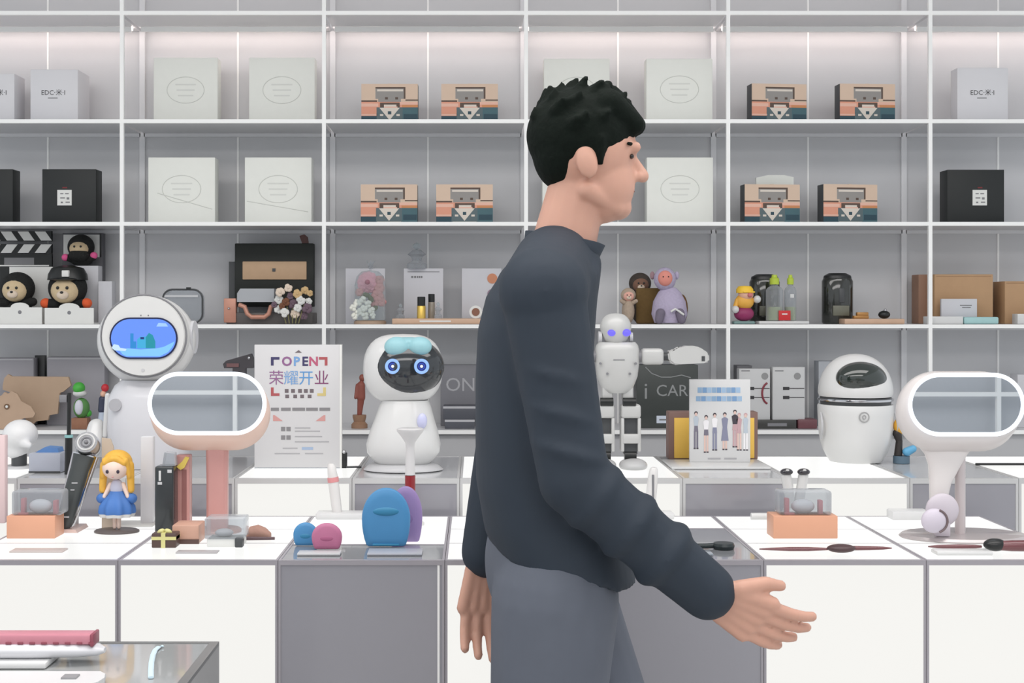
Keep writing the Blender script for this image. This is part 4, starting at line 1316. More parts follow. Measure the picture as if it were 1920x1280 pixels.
# --- dark faced robot with ring eyes
D = 3.15
v = V(D)
t = T('ring_eyed_robot', 'white robot with dark oval face and blue ring eyes', 'robot', (v.x(755), D, T2))
def se(x, y_, z, hx, hy, e=0.8, n=40):
    return [(x + math.copysign(abs(math.cos(a)) ** e, math.cos(a)) * hx, y_ + math.copysign(abs(math.sin(a)) ** e, math.sin(a)) * hy, z) for a in [2 * PI * i / n for i in range(n)]]
b = B()
rs = []
for py_, cx_, hw, hd in ((868, 756, 50, 0.05), (858, 756, 60, 0.062), (848, 756, 68, 0.068), (832, 756, 70, 0.07), (808, 757, 64, 0.066), (785, 758, 56, 0.06), (762, 759, 49, 0.054), (750, 759, 44, 0.05)):
    rs.append(se(v.x(cx_), D + 0.01, v.z(py_), hw * v.u, hd))
b.rings(rs)
O(b, 'body', WHITE, t)
b = B()
rs = []
for py_, hw, hd in ((868, 58, 0.056), (872, 66, 0.066), (878, 73, 0.072)):
    rs.append(se(v.x(756), D + 0.01, v.z(py_), hw * v.u, hd, 1.0))
rs.append(se(v.x(756), D + 0.01, T2 + 0.002, 75 * v.u, 0.072, 1.0))
rs.append(se(v.x(756), D + 0.01, T2, 70 * v.u, 0.068, 1.0))
b.rings(rs)
O(b, 'base', mat('robot_base', (196, 196, 198), 0.35, 0, 0.01), t)
b = B()
rs = []
zc = v.z(691)
for i in range(17):
    a = -PI / 2 + PI * i / 16
    k = abs(math.cos(a)) ** 0.62
    rs.append(se(v.x(755), D + 0.012, zc + math.copysign(abs(math.sin(a)) ** 0.9, math.sin(a)) * 65 * v.u, max(0.0008, 75 * v.u * k), max(0.0008, 0.078 * k), 0.85))
b.rings(rs)
O(b, 'head', WHITE, t)
vf = V(3.09)
b = B()
b.sph((vf.x(767), 3.122, vf.z(689)), (66 * vf.u, 0.051, 55 * vf.u), 40, (0, 0, 0.12))
O(b, 'face', mat('face_black', (42, 46, 50), 0.12, 0, 0.05, coat=0.6), t)
TEAL = mat('hair_teal', (152, 200, 208), 0.45, 0, 0.03)
b = B()
b.sph((vf.x(744), 3.092, vf.z(650)), (24 * vf.u, 0.021, 19 * vf.u), 20)
b.sph((vf.x(787), 3.092, vf.z(649)), (23 * vf.u, 0.021, 18 * vf.u), 20)
b.sph((vf.x(764), 3.112, vf.z(641)), (36 * vf.u, 0.030, 9 * vf.u), 20)
O(remesh(b, 0.0022, 1), 'hair_fringe', TEAL, t)
for px_, yy in ((737, 3.0745), (791, 3.0745)):
    for nm, r_, w_, c in (('eye_ring', 11.5, 0.0034, glow('eye_blue', (150, 190, 255), 1.1)),):
        eo = O(B().tube([(p[0], yy - 0.001, p[1]) for p in ell(vf.x(px_), vf.z(686), r_ * vf.u, r_ * vf.u, 32)], w_, 8, closed=True), nm, c, t)
    O(B().cyl((vf.x(px_), yy + 0.004, vf.z(686)), (vf.x(px_), yy - 0.0005, vf.z(686)), 8.5 * vf.u, 24), 'iris', glow('iris_blue', (22, 40, 140), 0.7), eo)
    O(B().tube([(p[0], yy - 0.0008, p[1]) for p in ell(vf.x(px_), vf.z(686), 5.5 * vf.u, 5.5 * vf.u, 24)], 0.0009, 6, closed=True), 'inner_ring', glow('inner_blue', (60, 96, 214), 0.9), eo)
    O(B().sph((vf.x(px_), yy - 0.001, vf.z(686)), 0.0035, 12), 'pupil', glow('pupil_white', (240, 246, 255), 1.1), eo)
O(B().sph((v.x(793), D - 0.048, v.z(786)), (9.5 * v.u, 0.010, 15 * v.u), 20, (0.2, 0, 0.2)), 'chest_light', mat('chest_lavender', (206, 208, 240), 0.25), t)

# --- humanoid robot
D = 3.2
v = V(D)
SILV = mat('robot_silver', (196, 196, 194), 0.35, 0.1, 0.01)
t = T('humanoid_robot', 'small silver white humanoid robot with violet eyes, arms held out', 'robot', (v.x(1158), D, T2))
b = B()
rs = []
for i in range(15):
    a = -PI / 2 + PI * i / 14
    zz = v.z(617) + math.sin(a) * 30 * v.u
    k = math.cos(a)
    hw = (30 if zz > v.z(617) else 29) * k ** 0.75 * (1 if zz > v.z(622) else 0.92)
    rs.append([(v.x(1154) + math.cos(q) * max(0.0006, hw * v.u), D - 0.004 + math.sin(q) * max(0.0006, 0.034 * k ** 0.7), zz) for q in [2 * PI * j / 32 for j in range(32)]])
b.rings(rs)
O(b, 'head', SILV, t)
for px_ in (1145, 1172):
    O(B().sph((v.x(px_), D - 0.031, v.z(623)), (8.5 * v.u, 0.009, 7 * v.u), 16), 'eye', glow('eye_violet', (122, 112, 250), 1.0), t)
O(B().cyl((v.x(1128), D, v.z(632)), (v.x(1122), D, v.z(632)), 0.014, 18), 'ear', LGREY, t)
O(B().cyl((v.x(1180), D, v.z(632)), (v.x(1186), D, v.z(632)), 0.012, 18), 'ear', LGREY, t)
O(B().cyl((v.x(1157), D, v.z(660)), (v.x(1157), D, v.z(640)), 0.022, 20), 'neck', DGREY, t)
b = B()
rs = []
for py_, hw, hd in ((736, 22, 0.022), (726, 30, 0.03), (705, 38, 0.036), (680, 41, 0.038), (655, 41, 0.036), (647, 39, 0.034), (641, 34, 0.026)):
    rs.append(se(v.x(1157), D, v.z(py_), hw * v.u, hd, 0.75))
b.rings(rs)
O(b, 'torso', SILV, t)
for px_, py_ in ((1123, 680), (1189, 680), (1136, 699), (1178, 699)):
    b = B()
    b.cyl((v.x(px_), D - 0.03, v.z(py_)), (v.x(px_), D - 0.0385, v.z(py_)), 0.0028, 10)
    O(b, 'screw', MGREY, t)
O(B().box(v.x(1147), v.x(1168), D - 0.0385, D - 0.034, v.z(674), v.z(672.5)), 'chest_line', MGREY, t)
for s in (1, -1):
    X = lambda px_: v.x(1157 + s * (px_ - 1157))
    O(B().cyl((X(1194), D, v.z(668)), (X(1208), D, v.z(668)), 0.014, 18), 'shoulder_joint', MGREY, t)
    O(B().box(min(X(1202), X(1243)), max(X(1202), X(1243)), D - 0.022, D + 0.022, v.z(683), v.z(653), 0.009, 4), 'upper_arm', SILV, t)
    O(B().cyl((X(1240), D, v.z(668)), (X(1254), D, v.z(668)), 0.010, 16), 'elbow_joint', DGREY, t)
    b = B()
    pts = [(1250, 660), (1258, 655), (1272, 654), (1280, 648), (1304, 648), (1318, 655), (1327, 663), (1328, 678), (1318, 680), (1276, 682), (1262, 684), (1252, 676)]
    pp = [(X(a), v.z(c)) for a, c in pts]
    if s < 0:
        pp.reverse()
    b.prism(pp, D - 0.02, D + 0.02)
    bmesh.ops.bevel(b.bm, geom=b.bm.edges[:], offset=0.004, segments=2, affect='EDGES')
    fo = O(b, 'forearm', SILV, t)
    O(B().box(min(X(1313), X(1319)), max(X(1313), X(1319)), D - 0.0212, D - 0.018, v.z(676), v.z(667)), 'finger_slot', DGREY, fo)
    # legs
    O(B().box(min(X(1166), X(1186)), max(X(1166), X(1186)), D - 0.018, D + 0.018, v.z(752), v.z(722), 0.005), 'hip_bracket', SILV, t)
    O(B().cyl((X(1166), D - 0.02, v.z(752)), (X(1190), D - 0.02, v.z(752)), 0.010, 14), 'hip_motor', BLACK, t)
    O(B().box(min(X(1163), X(1200)), max(X(1163), X(1200)), D - 0.024, D + 0.02, v.z(783), v.z(757), 0.007, 3), 'thigh', SILV, t)
    b = B()
    b.box(min(X(1163), X(1169)), max(X(1163), X(1169)), D - 0.02, D + 0.018, v.z(845), v.z(782), 0.002)
    b.box(min(X(1194), X(1200)), max(X(1194), X(1200)), D - 0.02, D + 0.018, v.z(845), v.z(782), 0.002)
    b.box(min(X(1166), X(1197)), max(X(1166), X(1197)), D - 0.022, D + 0.018, v.z(830), v.z(812), 0.003)
    O(b, 'shin_frame', SILV, t)
    O(B().box(min(X(1169), X(1194)), max(X(1169), X(1194)), D - 0.012, D + 0.016, v.z(850), v.z(784)), 'shin_motor', DGREY, t)
    b = B()
    b.sph((X(1186), D - 0.012, T2 + 0.008), (0.034, 0.045, 0.017), 20)
    bmesh.ops.bisect_plane(b.bm, geom=b.bm.verts[:] + b.bm.edges[:] + b.bm.faces[:], plane_co=(0, 0, T2), plane_no=(0, 0, -1), clear_outer=True)
    O(b, 'foot', mat('foot_silver', (190, 190, 190), 0.35), t)
    O(B().cyl((X(1170), D - 0.008, v.z(853)), (X(1192), D - 0.008, v.z(853)), 0.011, 14), 'ankle_joint', BLACK, t)

# --- picture board, its platform and the yellow frame
v = V(3.2)
t = one(B().box(v.x(1256), v.x(1440), 3.17, 3.33, T2, T2 + 0.006, 0.001), 'white_platform', WHITE, 'thin white platform under the family picture board', 'platform')
D = 3.27
v = V(D)
ZP = T2 + 0.006
t = T('picture_board', 'white board with two blue text lines above a row of pictured people', 'poster', (v.x(1351), D, ZP))
O(B().box(v.x(1293), v.x(1407), D, D + 0.01, ZP, v.z(711), 0.001), 'board', mat('board_white', (214, 214, 214), 0.4, 0, 0.008), t)
O(B().box(v.x(1300), v.x(1400), D + 0.010, D + 0.045, ZP, ZP + 0.004), 'foot', CLEARGREY, t)
yp = D - 0.0006
b = B()
rnd = random.Random(11)
for (xa, xb_, ya, yb) in ((1308, 1389, 726, 736), (1305, 1392, 742.5, 752)):
    n = 9
    for i in range(n):
        a = xa + (xb_ - xa) * i / n
        c = xa + (xb_ - xa) * (i + 0.9) / n
        b.use(i % 3).box(v.x(a), v.x(c), yp, D, v.z(yb), v.z(ya))
O(b, 'blue_headline', [mat('head_blue_a', (142, 172, 202), 0.6), mat('head_blue_b', (122, 158, 198), 0.6), mat('head_blue_c', (160, 188, 216), 0.6)], t, smooth=False)
PC = [mat('cloth_grey', (120, 116, 130), 0.7), mat('cloth_slate', (136, 138, 160), 0.7), mat('cloth_white', (238, 236, 238), 0.7), mat('cloth_rose', (196, 162, 166), 0.7), mat('cloth_dark', (72, 66, 74), 0.7), mat('pict_skin', (222, 192, 182), 0.7), mat('cloth_pale', (186, 196, 206), 0.7)]
def pic(xc, ytop, top, bot, hair, legs, skirt=0, w_=8):
    b = B()
    b.use(hair).poly(list(reversed([(v.x(p[0]), v.z(p[1])) for p in ell(xc, ytop + 3.2, 3.4, 3.6, 14)])), yp)
    b.use(5).poly(list(reversed([(v.x(p[0]), v.z(p[1])) for p in ell(xc, ytop + 5.4, 2.5, 3.2, 12)])), yp - 0.0002)
    b.use(top).poly([(v.x(xc - w_ * .4), v.z(ytop + 28)), (v.x(xc + w_ * .4), v.z(ytop + 28)), (v.x(xc + w_ * .62), v.z(ytop + 12)), (v.x(xc + 2), v.z(ytop + 9)), (v.x(xc - 2), v.z(ytop + 9)), (v.x(xc - w_ * .62), v.z(ytop + 12))], yp - 0.0001)
    hem = 53 if skirt else 38
    k = .7 if skirt else .5
    b.use(bot).poly([(v.x(xc - w_ * k), v.z(ytop + hem)), (v.x(xc + w_ * k), v.z(ytop + hem)), (v.x(xc + w_ * .4), v.z(ytop + 27)), (v.x(xc - w_ * .4), v.z(ytop + 27))], yp - 0.00015)
    for s in (-1, 1):
        b.use(legs).quad(v.x(xc + s * 2.4 - 1.7), v.x(xc + s * 2.4 + 1.7), v.z(ytop + 68), v.z(ytop + hem - 1), yp)
        b.use(4).quad(v.x(xc + s * 2.6 - 2), v.x(xc + s * 2.6 + 2), v.z(ytop + 70.5), v.z(ytop + 68), yp)
    O(b, 'pictured_person', PC, t, smooth=False, normals=False)
pic(1305, 771, 6, 0, 4, 0)
pic(1324, 778, 2, 0, 4, 5, 0, 9)
pic(1340, 774, 2, 1, 4, 1, 0, 9)
pic(1359, 773, 1, 1, 4, 5, 1, 10)
pic(1378, 768, 4, 3, 4, 3, 0, 10)
pic(1386, 774, 3, 3, 3, 5, 0, 8)
pic(1398, 774, 6, 6, 3, 2, 0, 8)
b = B()
b.box(v.x(1327), v.x(1351), yp, D, v.z(861), v.z(858)).box(v.x(1358), v.x(1381), yp, D, v.z(861), v.z(858))
O(b, 'bottom_print', mat('ink_pale', (168, 167, 170)), t, smooth=False)
D = 3.385
v = V(D)
t = T('yellow_frame_box', 'wide yellow box in a brown frame standing behind the picture board', 'box', (v.x(1335), D, T2))
O(B().box(v.x(1254), v.x(1421), D, D + 0.05, T2, v.z(772), 0.002), 'frame', mat('frame_brown', (132, 104, 96), 0.5, 0, 0.05), t)
O(B().box(v.x(1264), v.x(1414), D - 0.003, D + 0.001, T2 + 0.003, v.z(783), 0.001), 'yellow_front', YELLOW, t)

# --- egg shaped robot
D = 3.33
v = V(D)
t = T('egg_robot', 'white egg shaped robot with tilted dark visor and ring emblem', 'robot', (v.x(1604), D, T2))
xc = v.x(1604)
prof = []
for py_, r_ in ((866, 40), (864, 47), (855, 53), (842, 60), (825, 65), (800, 68), (775, 69), (760, 69.5), (757, 68)):
    prof.append((r_ * v.u, max(0, v.z(py_) - T2)))
O(B().lathe((xc, D, T2), prof, 48), 'body', WHITE, t)
O(B().lathe((xc, D, T2), [(64 * v.u, v.z(757) - T2), (65 * v.u, v.z(744) - T2), (60 * v.u, v.z(740) - T2)], 48), 'dark_groove', DGREY, t)
O(B().lathe((xc, D, T2), [(68.5 * v.u, v.z(750) - T2), (69 * v.u, v.z(748) - T2), (68.5 * v.u, v.z(746) - T2)], 48), 'chrome_band', CHROME, t)
prof = [(66 * v.u, v.z(742) - T2)]
for i in range(13):
    a = PI / 2 * i / 12
    prof.append((68.5 * v.u * math.cos(a) ** 0.9, v.z(736) - T2 + 73 * v.u * math.sin(a)))
O(B().lathe((xc, D, T2), prof, 48), 'head_dome', WHITE, t)
b = B()
vf = V(3.262)
b.sph((vf.x(1619), D - 0.050, vf.z(711)), (50 * vf.u, 0.044, 33 * vf.u), 36, (-0.35, 0.05, 0.2))
O(b, 'visor', mat('visor_dark', (38, 46, 42), 0.08, 0, 0.1, 20, coat=0.8), t)
b = B()
vg = V(3.235)
b.tube([(p[0], D - 0.0925, p[1]) for p in ell(vg.x(1621), vg.z(782), 9 * vg.u, 9 * vg.u, 28)], 0.0013, 8, closed=True)
b.tube([(p[0], D - 0.0925, p[1]) for p in ell(vg.x(1621), vg.z(782), 3 * vg.u, 3.5 * vg.u, 16)], 0.0012, 8, closed=True)
O(b, 'ring_emblem', mat('emblem_grey', (160, 160, 160), 0.4), t)
for s in (-1, 1):
    b = B()
    b.tube([(xc + s * (0.0915 + 0.002 * math.sin(PI * i / 10)), D - 0.02 - 0.02 * math.sin(PI * i / 10), v.z(772 + 48 * i / 10)) for i in range(11)], 0.003, 8)
    O(b, 'side_grip', mat('grip_grey', (190, 190, 192), 0.4), t)
# --- toys right of it
v = V(3.3)
t = T('toy_duck', 'small yellow, black and blue toy beside the egg shaped robot', 'toy figure', (v.x(1690), 3.3, T2))
b = B()
b.cap((v.x(1684), 3.3, v.z(852)), (v.x(1686), 3.3, v.z(826)), 0.010, 0.008)
O(b, 'body', mat('toy_black', (48, 42, 40), 0.5), t)
O(B().sph((v.x(1686), 3.3, v.z(799)), (0.014, 0.014, 0.021)), 'head', mat('toy_amber', (232, 174, 62), 0.5, 0, 0.06), t)
O(B().cap((v.x(1686), 3.3, v.z(826)), (v.x(1682), 3.3, v.z(812)), 0.008, 0.011), 'neck', mat('toy_black', (48, 42, 40)), t)
b = B()
b.cap((v.x(1698), 3.29, v.z(846)), (v.x(1708), 3.285, v.z(840)), 0.011, 0.009)
O(b, 'wing', mat('toy_sky', (98, 168, 208), 0.5, 0, 0.08), t)
O(B().cyl((v.x(1690), 3.3, T2), (v.x(1690), 3.3, T2 + 0.018), 0.020, 20), 'foot', mat('toy_slate', (90, 112, 128), 0.5), t)
O(B().tube([(v.x(p[0]), 3.25, T2 + 0.003) for p in ((1815, 0), (1835, 0), (1860, 0), (1885, 0), (1905, 0))], 0.003, 8), 'tmp', BLACK, None)
cab = bpy.data.objects['tmp']
cab.name = 'black_cable'
cab.data.name = 'black_cable'
tag(cab, 'thin black cable lying on the rear counter behind the white mirror stem', 'cable')

# ------------------------------------------------------------------ front counters (top T1)
def cube_case(label, D, x0, x1, xa, xb_, ymid, yt):
    v = V(D)
    t = T('clear_display_case', label, 'display case', (v.x((x0 + x1) / 2), D + 0.03, T1), 'clear cases on copper bases')
    O(B().box(v.x(x0), v.x(x1), D, D + 0.06, T1, v.z(ymid), 0.0015), 'copper_base', mat('case_copper', (222, 164, 134), 0.4, 0, 0.02), t)
    z0 = v.z(ymid)
    O(B().box(v.x(xa), v.x(xb_), D + 0.005, D + 0.055, z0, v.z(yt), 0.006, 3), 'clear_cover', CLEARGREY, t)
    b = B()
    b.sph((v.x((xa + xb_) / 2), D + 0.032, z0 + 0.015), (0.024, 0.013, 0.0145), 14)
    O(b, 'grey_item', mat('item_grey', (226, 226, 230), 0.4), t)
    b = B()
    for px_, h_ in ((0.18, 0.032), (0.82, 0.028)):
        b.box(v.x(xa + (xb_ - xa) * px_) - 0.004, v.x(xa + (xb_ - xa) * px_) + 0.004, D + 0.02, D + 0.035, z0, z0 + h_, 0.001)
    b.box(v.x(xa + (xb_ - xa) * 0.12), v.x(xa + (xb_ - xa) * 0.3), D + 0.012, D + 0.02, z0, z0 + 0.004)
    O(b, 'red_items', mat('item_red', (208, 120, 128), 0.5), t)
    return t


cube_case('clear display case on a copper base beside the black shaver', 2.66, 12, 103, 19, 114, 967, 921)
cube_case('clear display case on a copper base at right of the person', 2.66, 1450, 1571, 1463, 1562, 967, 921)

# pink panel at the left edge
v = V(2.85)
one(B().box(v.x(-60), v.x(9), 2.85, 2.87, T1, v.z(816), 0.002), 'pink_panel', mat('pink_panel', (232, 206, 206), 0.4, 0, 0.01), 'pale pink panel cut by the left edge', 'panel')
v = V(2.82)
t = T('white_post', 'white upright post behind the blonde doll', 'stand', (v.x(276), 2.83, T1))
O(B().box(v.x(263), v.x(287), 2.82, 2.84, T1 + 0.004, v.z(818), 0.003), 'post', mat('post_white', (226, 226, 228), 0.35, 0, 0.01), t)
O(B().box(v.x(205), v.x(290), 2.80, 2.86, T1, T1 + 0.005, 0.001), 'foot_plate', OFFWHITE, t)
v = V(2.79)
one(B().prism([(v.x(192), T1), (v.x(214), T1), (v.x(214), v.z(838)), (v.x(208), v.z(822)), (v.x(192), v.z(820))], 2.785, 2.79), 'beige_card', mat('beige_card', (204, 188, 170), 0.6, 0, 0.02), 'tall narrow beige card standing behind the blonde doll', 'card', smooth=False)

# shaver, leaning back on a clear stand
v = V(2.745)
D = 2.745
t = T('electric_shaver', 'black electric shaver with chrome round head leaning on a stand', 'shaver', (v.x(126), D, T1))
p0 = Vector((v.x(120), D, v.z(984)))
p1 = Vector((v.x(150), D + 0.035, v.z(858)))
ax = (p1 - p0)
L = ax.length
e3 = ax.normalized()
e1 = Vector((1, 0, 0)); e1 = (e1 - e3 * e1.dot(e3)).normalized()
e2 = e3.cross(e1)
def srings(spec, c0=p0):
    out = []
    for f, hx, hy, ex in spec:
        c = c0 + e3 * (L * f)
        out.append([c + e1 * (math.copysign(abs(math.cos(a)) ** ex, math.cos(a)) * hx) + e2 * (math.copysign(abs(math.sin(a)) ** ex, math.sin(a)) * hy) for a in [2 * PI * i / 32 for i in range(32)]])
    return out
O(B().rings(srings([(-0.06, .012, .008, 1), (0, .0175, .013, .8), (.4, .0195, .015, .7), (.8, .021, .016, .7), (1.0, .024, .017, .7)])), 'body', mat('shaver_dark', (62, 66, 66), 0.35, 0, 0.05), t)
O(B().rings(srings([(-0.02, .0195, .0125, .9), (.4, .0225, .0145, .8), (1.02, .0285, .0165, .8)], p0 + e2 * 0.004)), 'side_trim', CHROME, t)
hc = p1 + e3 * 0.022
O(B().rings(srings([(1.0, .019, .013, 1), (1.10, .021, .015, 1)])), 'neck', BLACK, t)
b = B()
n_ = (e2 * -1.0 + e3 * 0.25).normalized()
if n_.y > 0:
    n_ = -n_
b.cone(hc - n_ * 0.002, hc + n_ * 0.020, 0.026, 0.023, 32)
O(b, 'head', CHROME, t)
for r_ in (0.017, 0.010):
    pts = []
    q1 = n_.cross(Vector((1, 0, 0))).normalized(); q2 = n_.cross(q1)
    O(B().tube([hc + n_ * 0.0208 + q1 * r_ * math.cos(2 * PI * i / 28) + q2 * r_ * math.sin(2 * PI * i / 28) for i in range(28)], 0.0018, 6, closed=True), 'blade_ring', WHITE if r_ > 0.012 else MGREY, t)
O(B().sph(hc + n_ * 0.021, 0.0045, 12), 'blade_hub', MGREY, t)
b = B()
for f, w_ in ((.62, .006), (.52, .004)):
    c = p0 + e3 * L * f
    b.box(c.x - w_, c.x + w_, c.y - 0.0175, c.y - 0.012, c.z - 0.001, c.z + 0.001)
c = p0 + e3 * L * 0.13
b.box(c.x - 0.009, c.x + 0.009, c.y - 0.0155, c.y - 0.010, c.z - 0.0014, c.z + 0.0014)
O(b, 'markings', LGREY, t)
b = B()
b.prism([(v.x(96), T1), (v.x(150), T1), (v.x(146), T1 + 0.007), (v.x(100), T1 + 0.007)], D - 0.018, D + 0.06)
O(b, 'stand_base', mat('stand_pink', (222, 196, 188), 0.2, 0, 0.02, coat=0.3), t, smooth=False)
b = B()
b.cyl(p0 + e2 * 0.02 - e3 * 0.0, Vector((p0.x, p0.y + 0.05, T1 + 0.005)), 0.004, 10)
b.cyl(p0 + e3 * L * 0.5 + Vector((0, 0.018, 0)), Vector((p0.x + .01, p0.y + 0.055, T1 + 0.005)), 0.004, 10)
O(b, 'support_rod', LGREY, t)
# tray card in front
v = V(2.52)
one(B().box(v.x(22), v.x(122), 2.505, 2.54, T1, T1 + 0.003, 0.001), 'price_plate', mat('plate_beige', (196, 184, 180), 0.4), 'thin grey beige plate lying at the front of the far left counter', 'plate')

# blonde doll
D = 2.74
v = V(D)
t = T('blonde_doll', 'small doll with yellow hair and blue dress on a dark round stand', 'doll', (v.x(219), D, T1))
O(B().lathe((v.x(219), D, T1), [(0, 0), (0.046, 0), (0.046, 0.003), (0.042, 0.0055), (0, 0.006)], 36, 1, 0.75), 'stand', mat('stand_taupe', (98, 90, 88), 0.35), t)
SKIN = mat('doll_skin', (240, 214, 200), 0.5, 0, 0.01)
b = B()
for s in (-1, 1):
    b.cap((v.x(219 + s * 4), D, T1 + 0.010), (v.x(219 + s * 4), D, v.z(955)), 0.0038, 0.0048, 10)
O(b, 'legs', SKIN, t)
b = B()
rs = []
for py_, hw, wv in ((962, 31, .10), (958, 33, .09), (948, 32, .07), (938, 26, .04), (928, 17, .02), (920, 12, 0)):
    rs.append([(v.x(219) + hw * v.u * (1 + wv * math.sin(9 * a)) * math.cos(a), D + hw * v.u * 0.8 * (1 + wv * math.sin(9 * a)) * math.sin(a), v.z(py_)) for a in [2 * PI * i / 72 for i in range(72)]])
b.rings(rs)
O(b, 'skirt', mat('dress_blue', (72, 120, 190), 0.6, 0, 0.08), t)
b = B()
rs = []
for py_, hw in ((968, 29), (962, 31.5)):
    rs.append([(v.x(219) + hw * v.u * (1 + .1 * math.sin(9 * a)) * math.cos(a), D + hw * v.u * 0.8 * (1 + .1 * math.sin(9 * a)) * math.sin(a), v.z(py_)) for a in [2 * PI * i / 72 for i in range(72)]])
b.rings(rs)
O(b, 'petticoat', WHITE, t)
b = B()
b.sph((v.x(219), D, v.z(914)), (12.5 * v.u, 0.011, 17 * v.u), 20)
O(b, 'bodice', mat('dress_pale', (196, 196, 214), 0.6), t)
b = B()
for s in (-1, 1):
    b.cap((v.x(219 + s * 12), D, v.z(908)), (v.x(219 + s * 22), D - 0.006, v.z(930)), 0.005, 0.004, 10)
O(b, 'arms', SKIN, t)
for s in (-1, 1):
    O(B().sph((v.x(219 + s * 27), D, v.z(934)), (0.0125, 0.010, 0.011), 14), 'sleeve_puff', mat('dress_blue', (72, 120, 190)), t)
O(B().sph((v.x(218), D - 0.004, v.z(876)), (25 * v.u, 0.026, 22 * v.u), 28), 'head', SKIN, t)
HAIRY = mat('doll_hair', (232, 178, 70), 0.55, 0, 0.12, 60)
b = B()
b.sph((v.x(219), D + 0.006, v.z(868)), (28 * v.u, 0.026, 25 * v.u), 28)
for s in (-1, 1):
    b.cap((v.x(219 + s * 24), D + 0.002, v.z(872)), (v.x(219 + s * 27), D, v.z(918)), 0.009, 0.007, 12)
    b.cap((v.x(219 + s * 19), D - 0.012, v.z(862)), (v.x(219 + s * 25), D - 0.006, v.z(892)), 0.007, 0.005, 12)
    b.cap((v.x(219 + s * 4), D - 0.020, v.z(858)), (v.x(219 + s * 17), D - 0.018, v.z(866)), 0.0075, 0.006, 12)
O(remesh(b, 0.0018, 3), 'hair', HAIRY, t)
for s in (-1, 1):
    O(B().sph((v.x(218 + s * 10), D - 0.0285, v.z(881)), (0.0032, 0.0018, 0.0040), 12), 'eye', mat('eye_plum', (58, 48, 62), 0.3), t)
O(B().sph((v.x(218), D - 0.0275, v.z(891)), (0.0022, 0.001, 0.0008), 8), 'mouth', mat('lip', (206, 120, 116), 0.5), t)

# black cylinder and rose gold box
v = V(2.70)
t = T('black_tube', 'black upright case with small white icons left of the rose mirror column', 'case', (v.x(308), 2.71, T1))
O(B().box(v.x(292), v.x(327), 2.69, 2.735, T1, v.z(873), 0.004, 3), 'case', mat('case_black', (44, 48, 50), 0.25, 0, 0.1, coat=0.3), t)
O(B().box(v.x(300), v.x(304), 2.6892, 2.691, v.z(900), v.z(881)), 'white_bar', WHITE, t)
O(B().box(v.x(298), v.x(306), 2.6892, 2.691, v.z(907), v.z(902)), 'icon', LGREY, t)
O(B().box(v.x(316), v.x(324), 2.6892, 2.691, v.z(885), v.z(879)), 'icon', LGREY, t)
O(B().prism([(v.x(304), v.z(873)), (v.x(328), v.z(873)), (v.x(326), v.z(850)), (v.x(308), v.z(848))], 2.70, 2.725), 'clear_top', CLEARGREY, t)
v = V(2.73)
t = T('rose_box', 'tall rose gold box with yellow tag between black case and mirror column', 'box', (v.x(343), 2.74, T1))
O(B().box(v.x(329), v.x(355), 2.73, 2.76, T1, v.z(853), 0.003, 3), 'box', ROSE, t)
O(B().box(v.x(341), v.x(350), 2.7292, 2.731, v.z(975), v.z(880)), 'dark_stripe', mat('rose_dark', (154, 102, 98), 0.3), t)
b = B()
b.prism([(v.x(a), v.z(c)) for a, c in ((332, 874), (340, 880), (347, 876), (356, 857), (349, 855), (343, 864))], 2.722, 2.7285)
O(b, 'yellow_tag', mat('tag_yellow', (228, 200, 96), 0.45, 0, 0.06), t, smooth=False)

# lit mirrors
def lit_mirror(name, label, D, cx, cz, hw, hh, shell, mat_shell, ring_r=3.9, tilt=0.0):
    v = V(D)
    t = T(name, label, 'mirror', (v.x(cx), D + 0.05, T1), 'oval lit make-up mirrors')
    rs = []
    for dy, (sx, sz, sw_, sh_) in shell:
        rs.append([(p[0], D + dy, p[1]) for p in stad(v.x(sx), v.z(sz), sw_ * v.u, sh_ * v.u, 48)])
    O(B().rings(rs), 'shell', mat_shell, t, angle=55)
    k = B()
    k.prism(stad(v.x(cx), v.z(cz), (hw - 6) * v.u, (hh - 6) * v.u, 48), D - 0.004, D + 0.002)
    O(k, 'mirror_glass', MIRROR, t, smooth=False)
    O(B().tube([(p[0], D - 0.004, p[1]) for p in stad(v.x(cx), v.z(cz), (hw - 3.5) * v.u, (hh - 3.5) * v.u, 60)], ring_r * v.u, 10, closed=True), 'light_ring', RING, t)
    return t


D = 2.70
t = lit_mirror('makeup_mirror', 'oval lit mirror with peach shell on a rose column at left', D, 389, 756, 111, 59,
               [(0.0, (389, 756, 110, 58)), (0.012, (389, 764, 113, 64)), (0.03, (389, 776, 114, 71)), (0.05, (389, 782, 104, 67)), (0.06, (389, 784, 80, 50))], PEACH)
v = V(2.74)
b = B()
b.rings([se(v.x(407), 2.745, v.z(p), w_ * v.u, 0.016, 0.6) for p, w_ in ((990, 20), (900, 20), (840, 21))])
O(b, 'column', ROSE, t)
O(B().lathe((v.x(408), 2.745, T1), [(0, 0), (0.048, 0), (0.048, 0.004), (0.045, 0.007), (0, 0.008)], 40), 'base', mat('mirror_base_rose', (196, 148, 134), 0.3, 0.1), t)

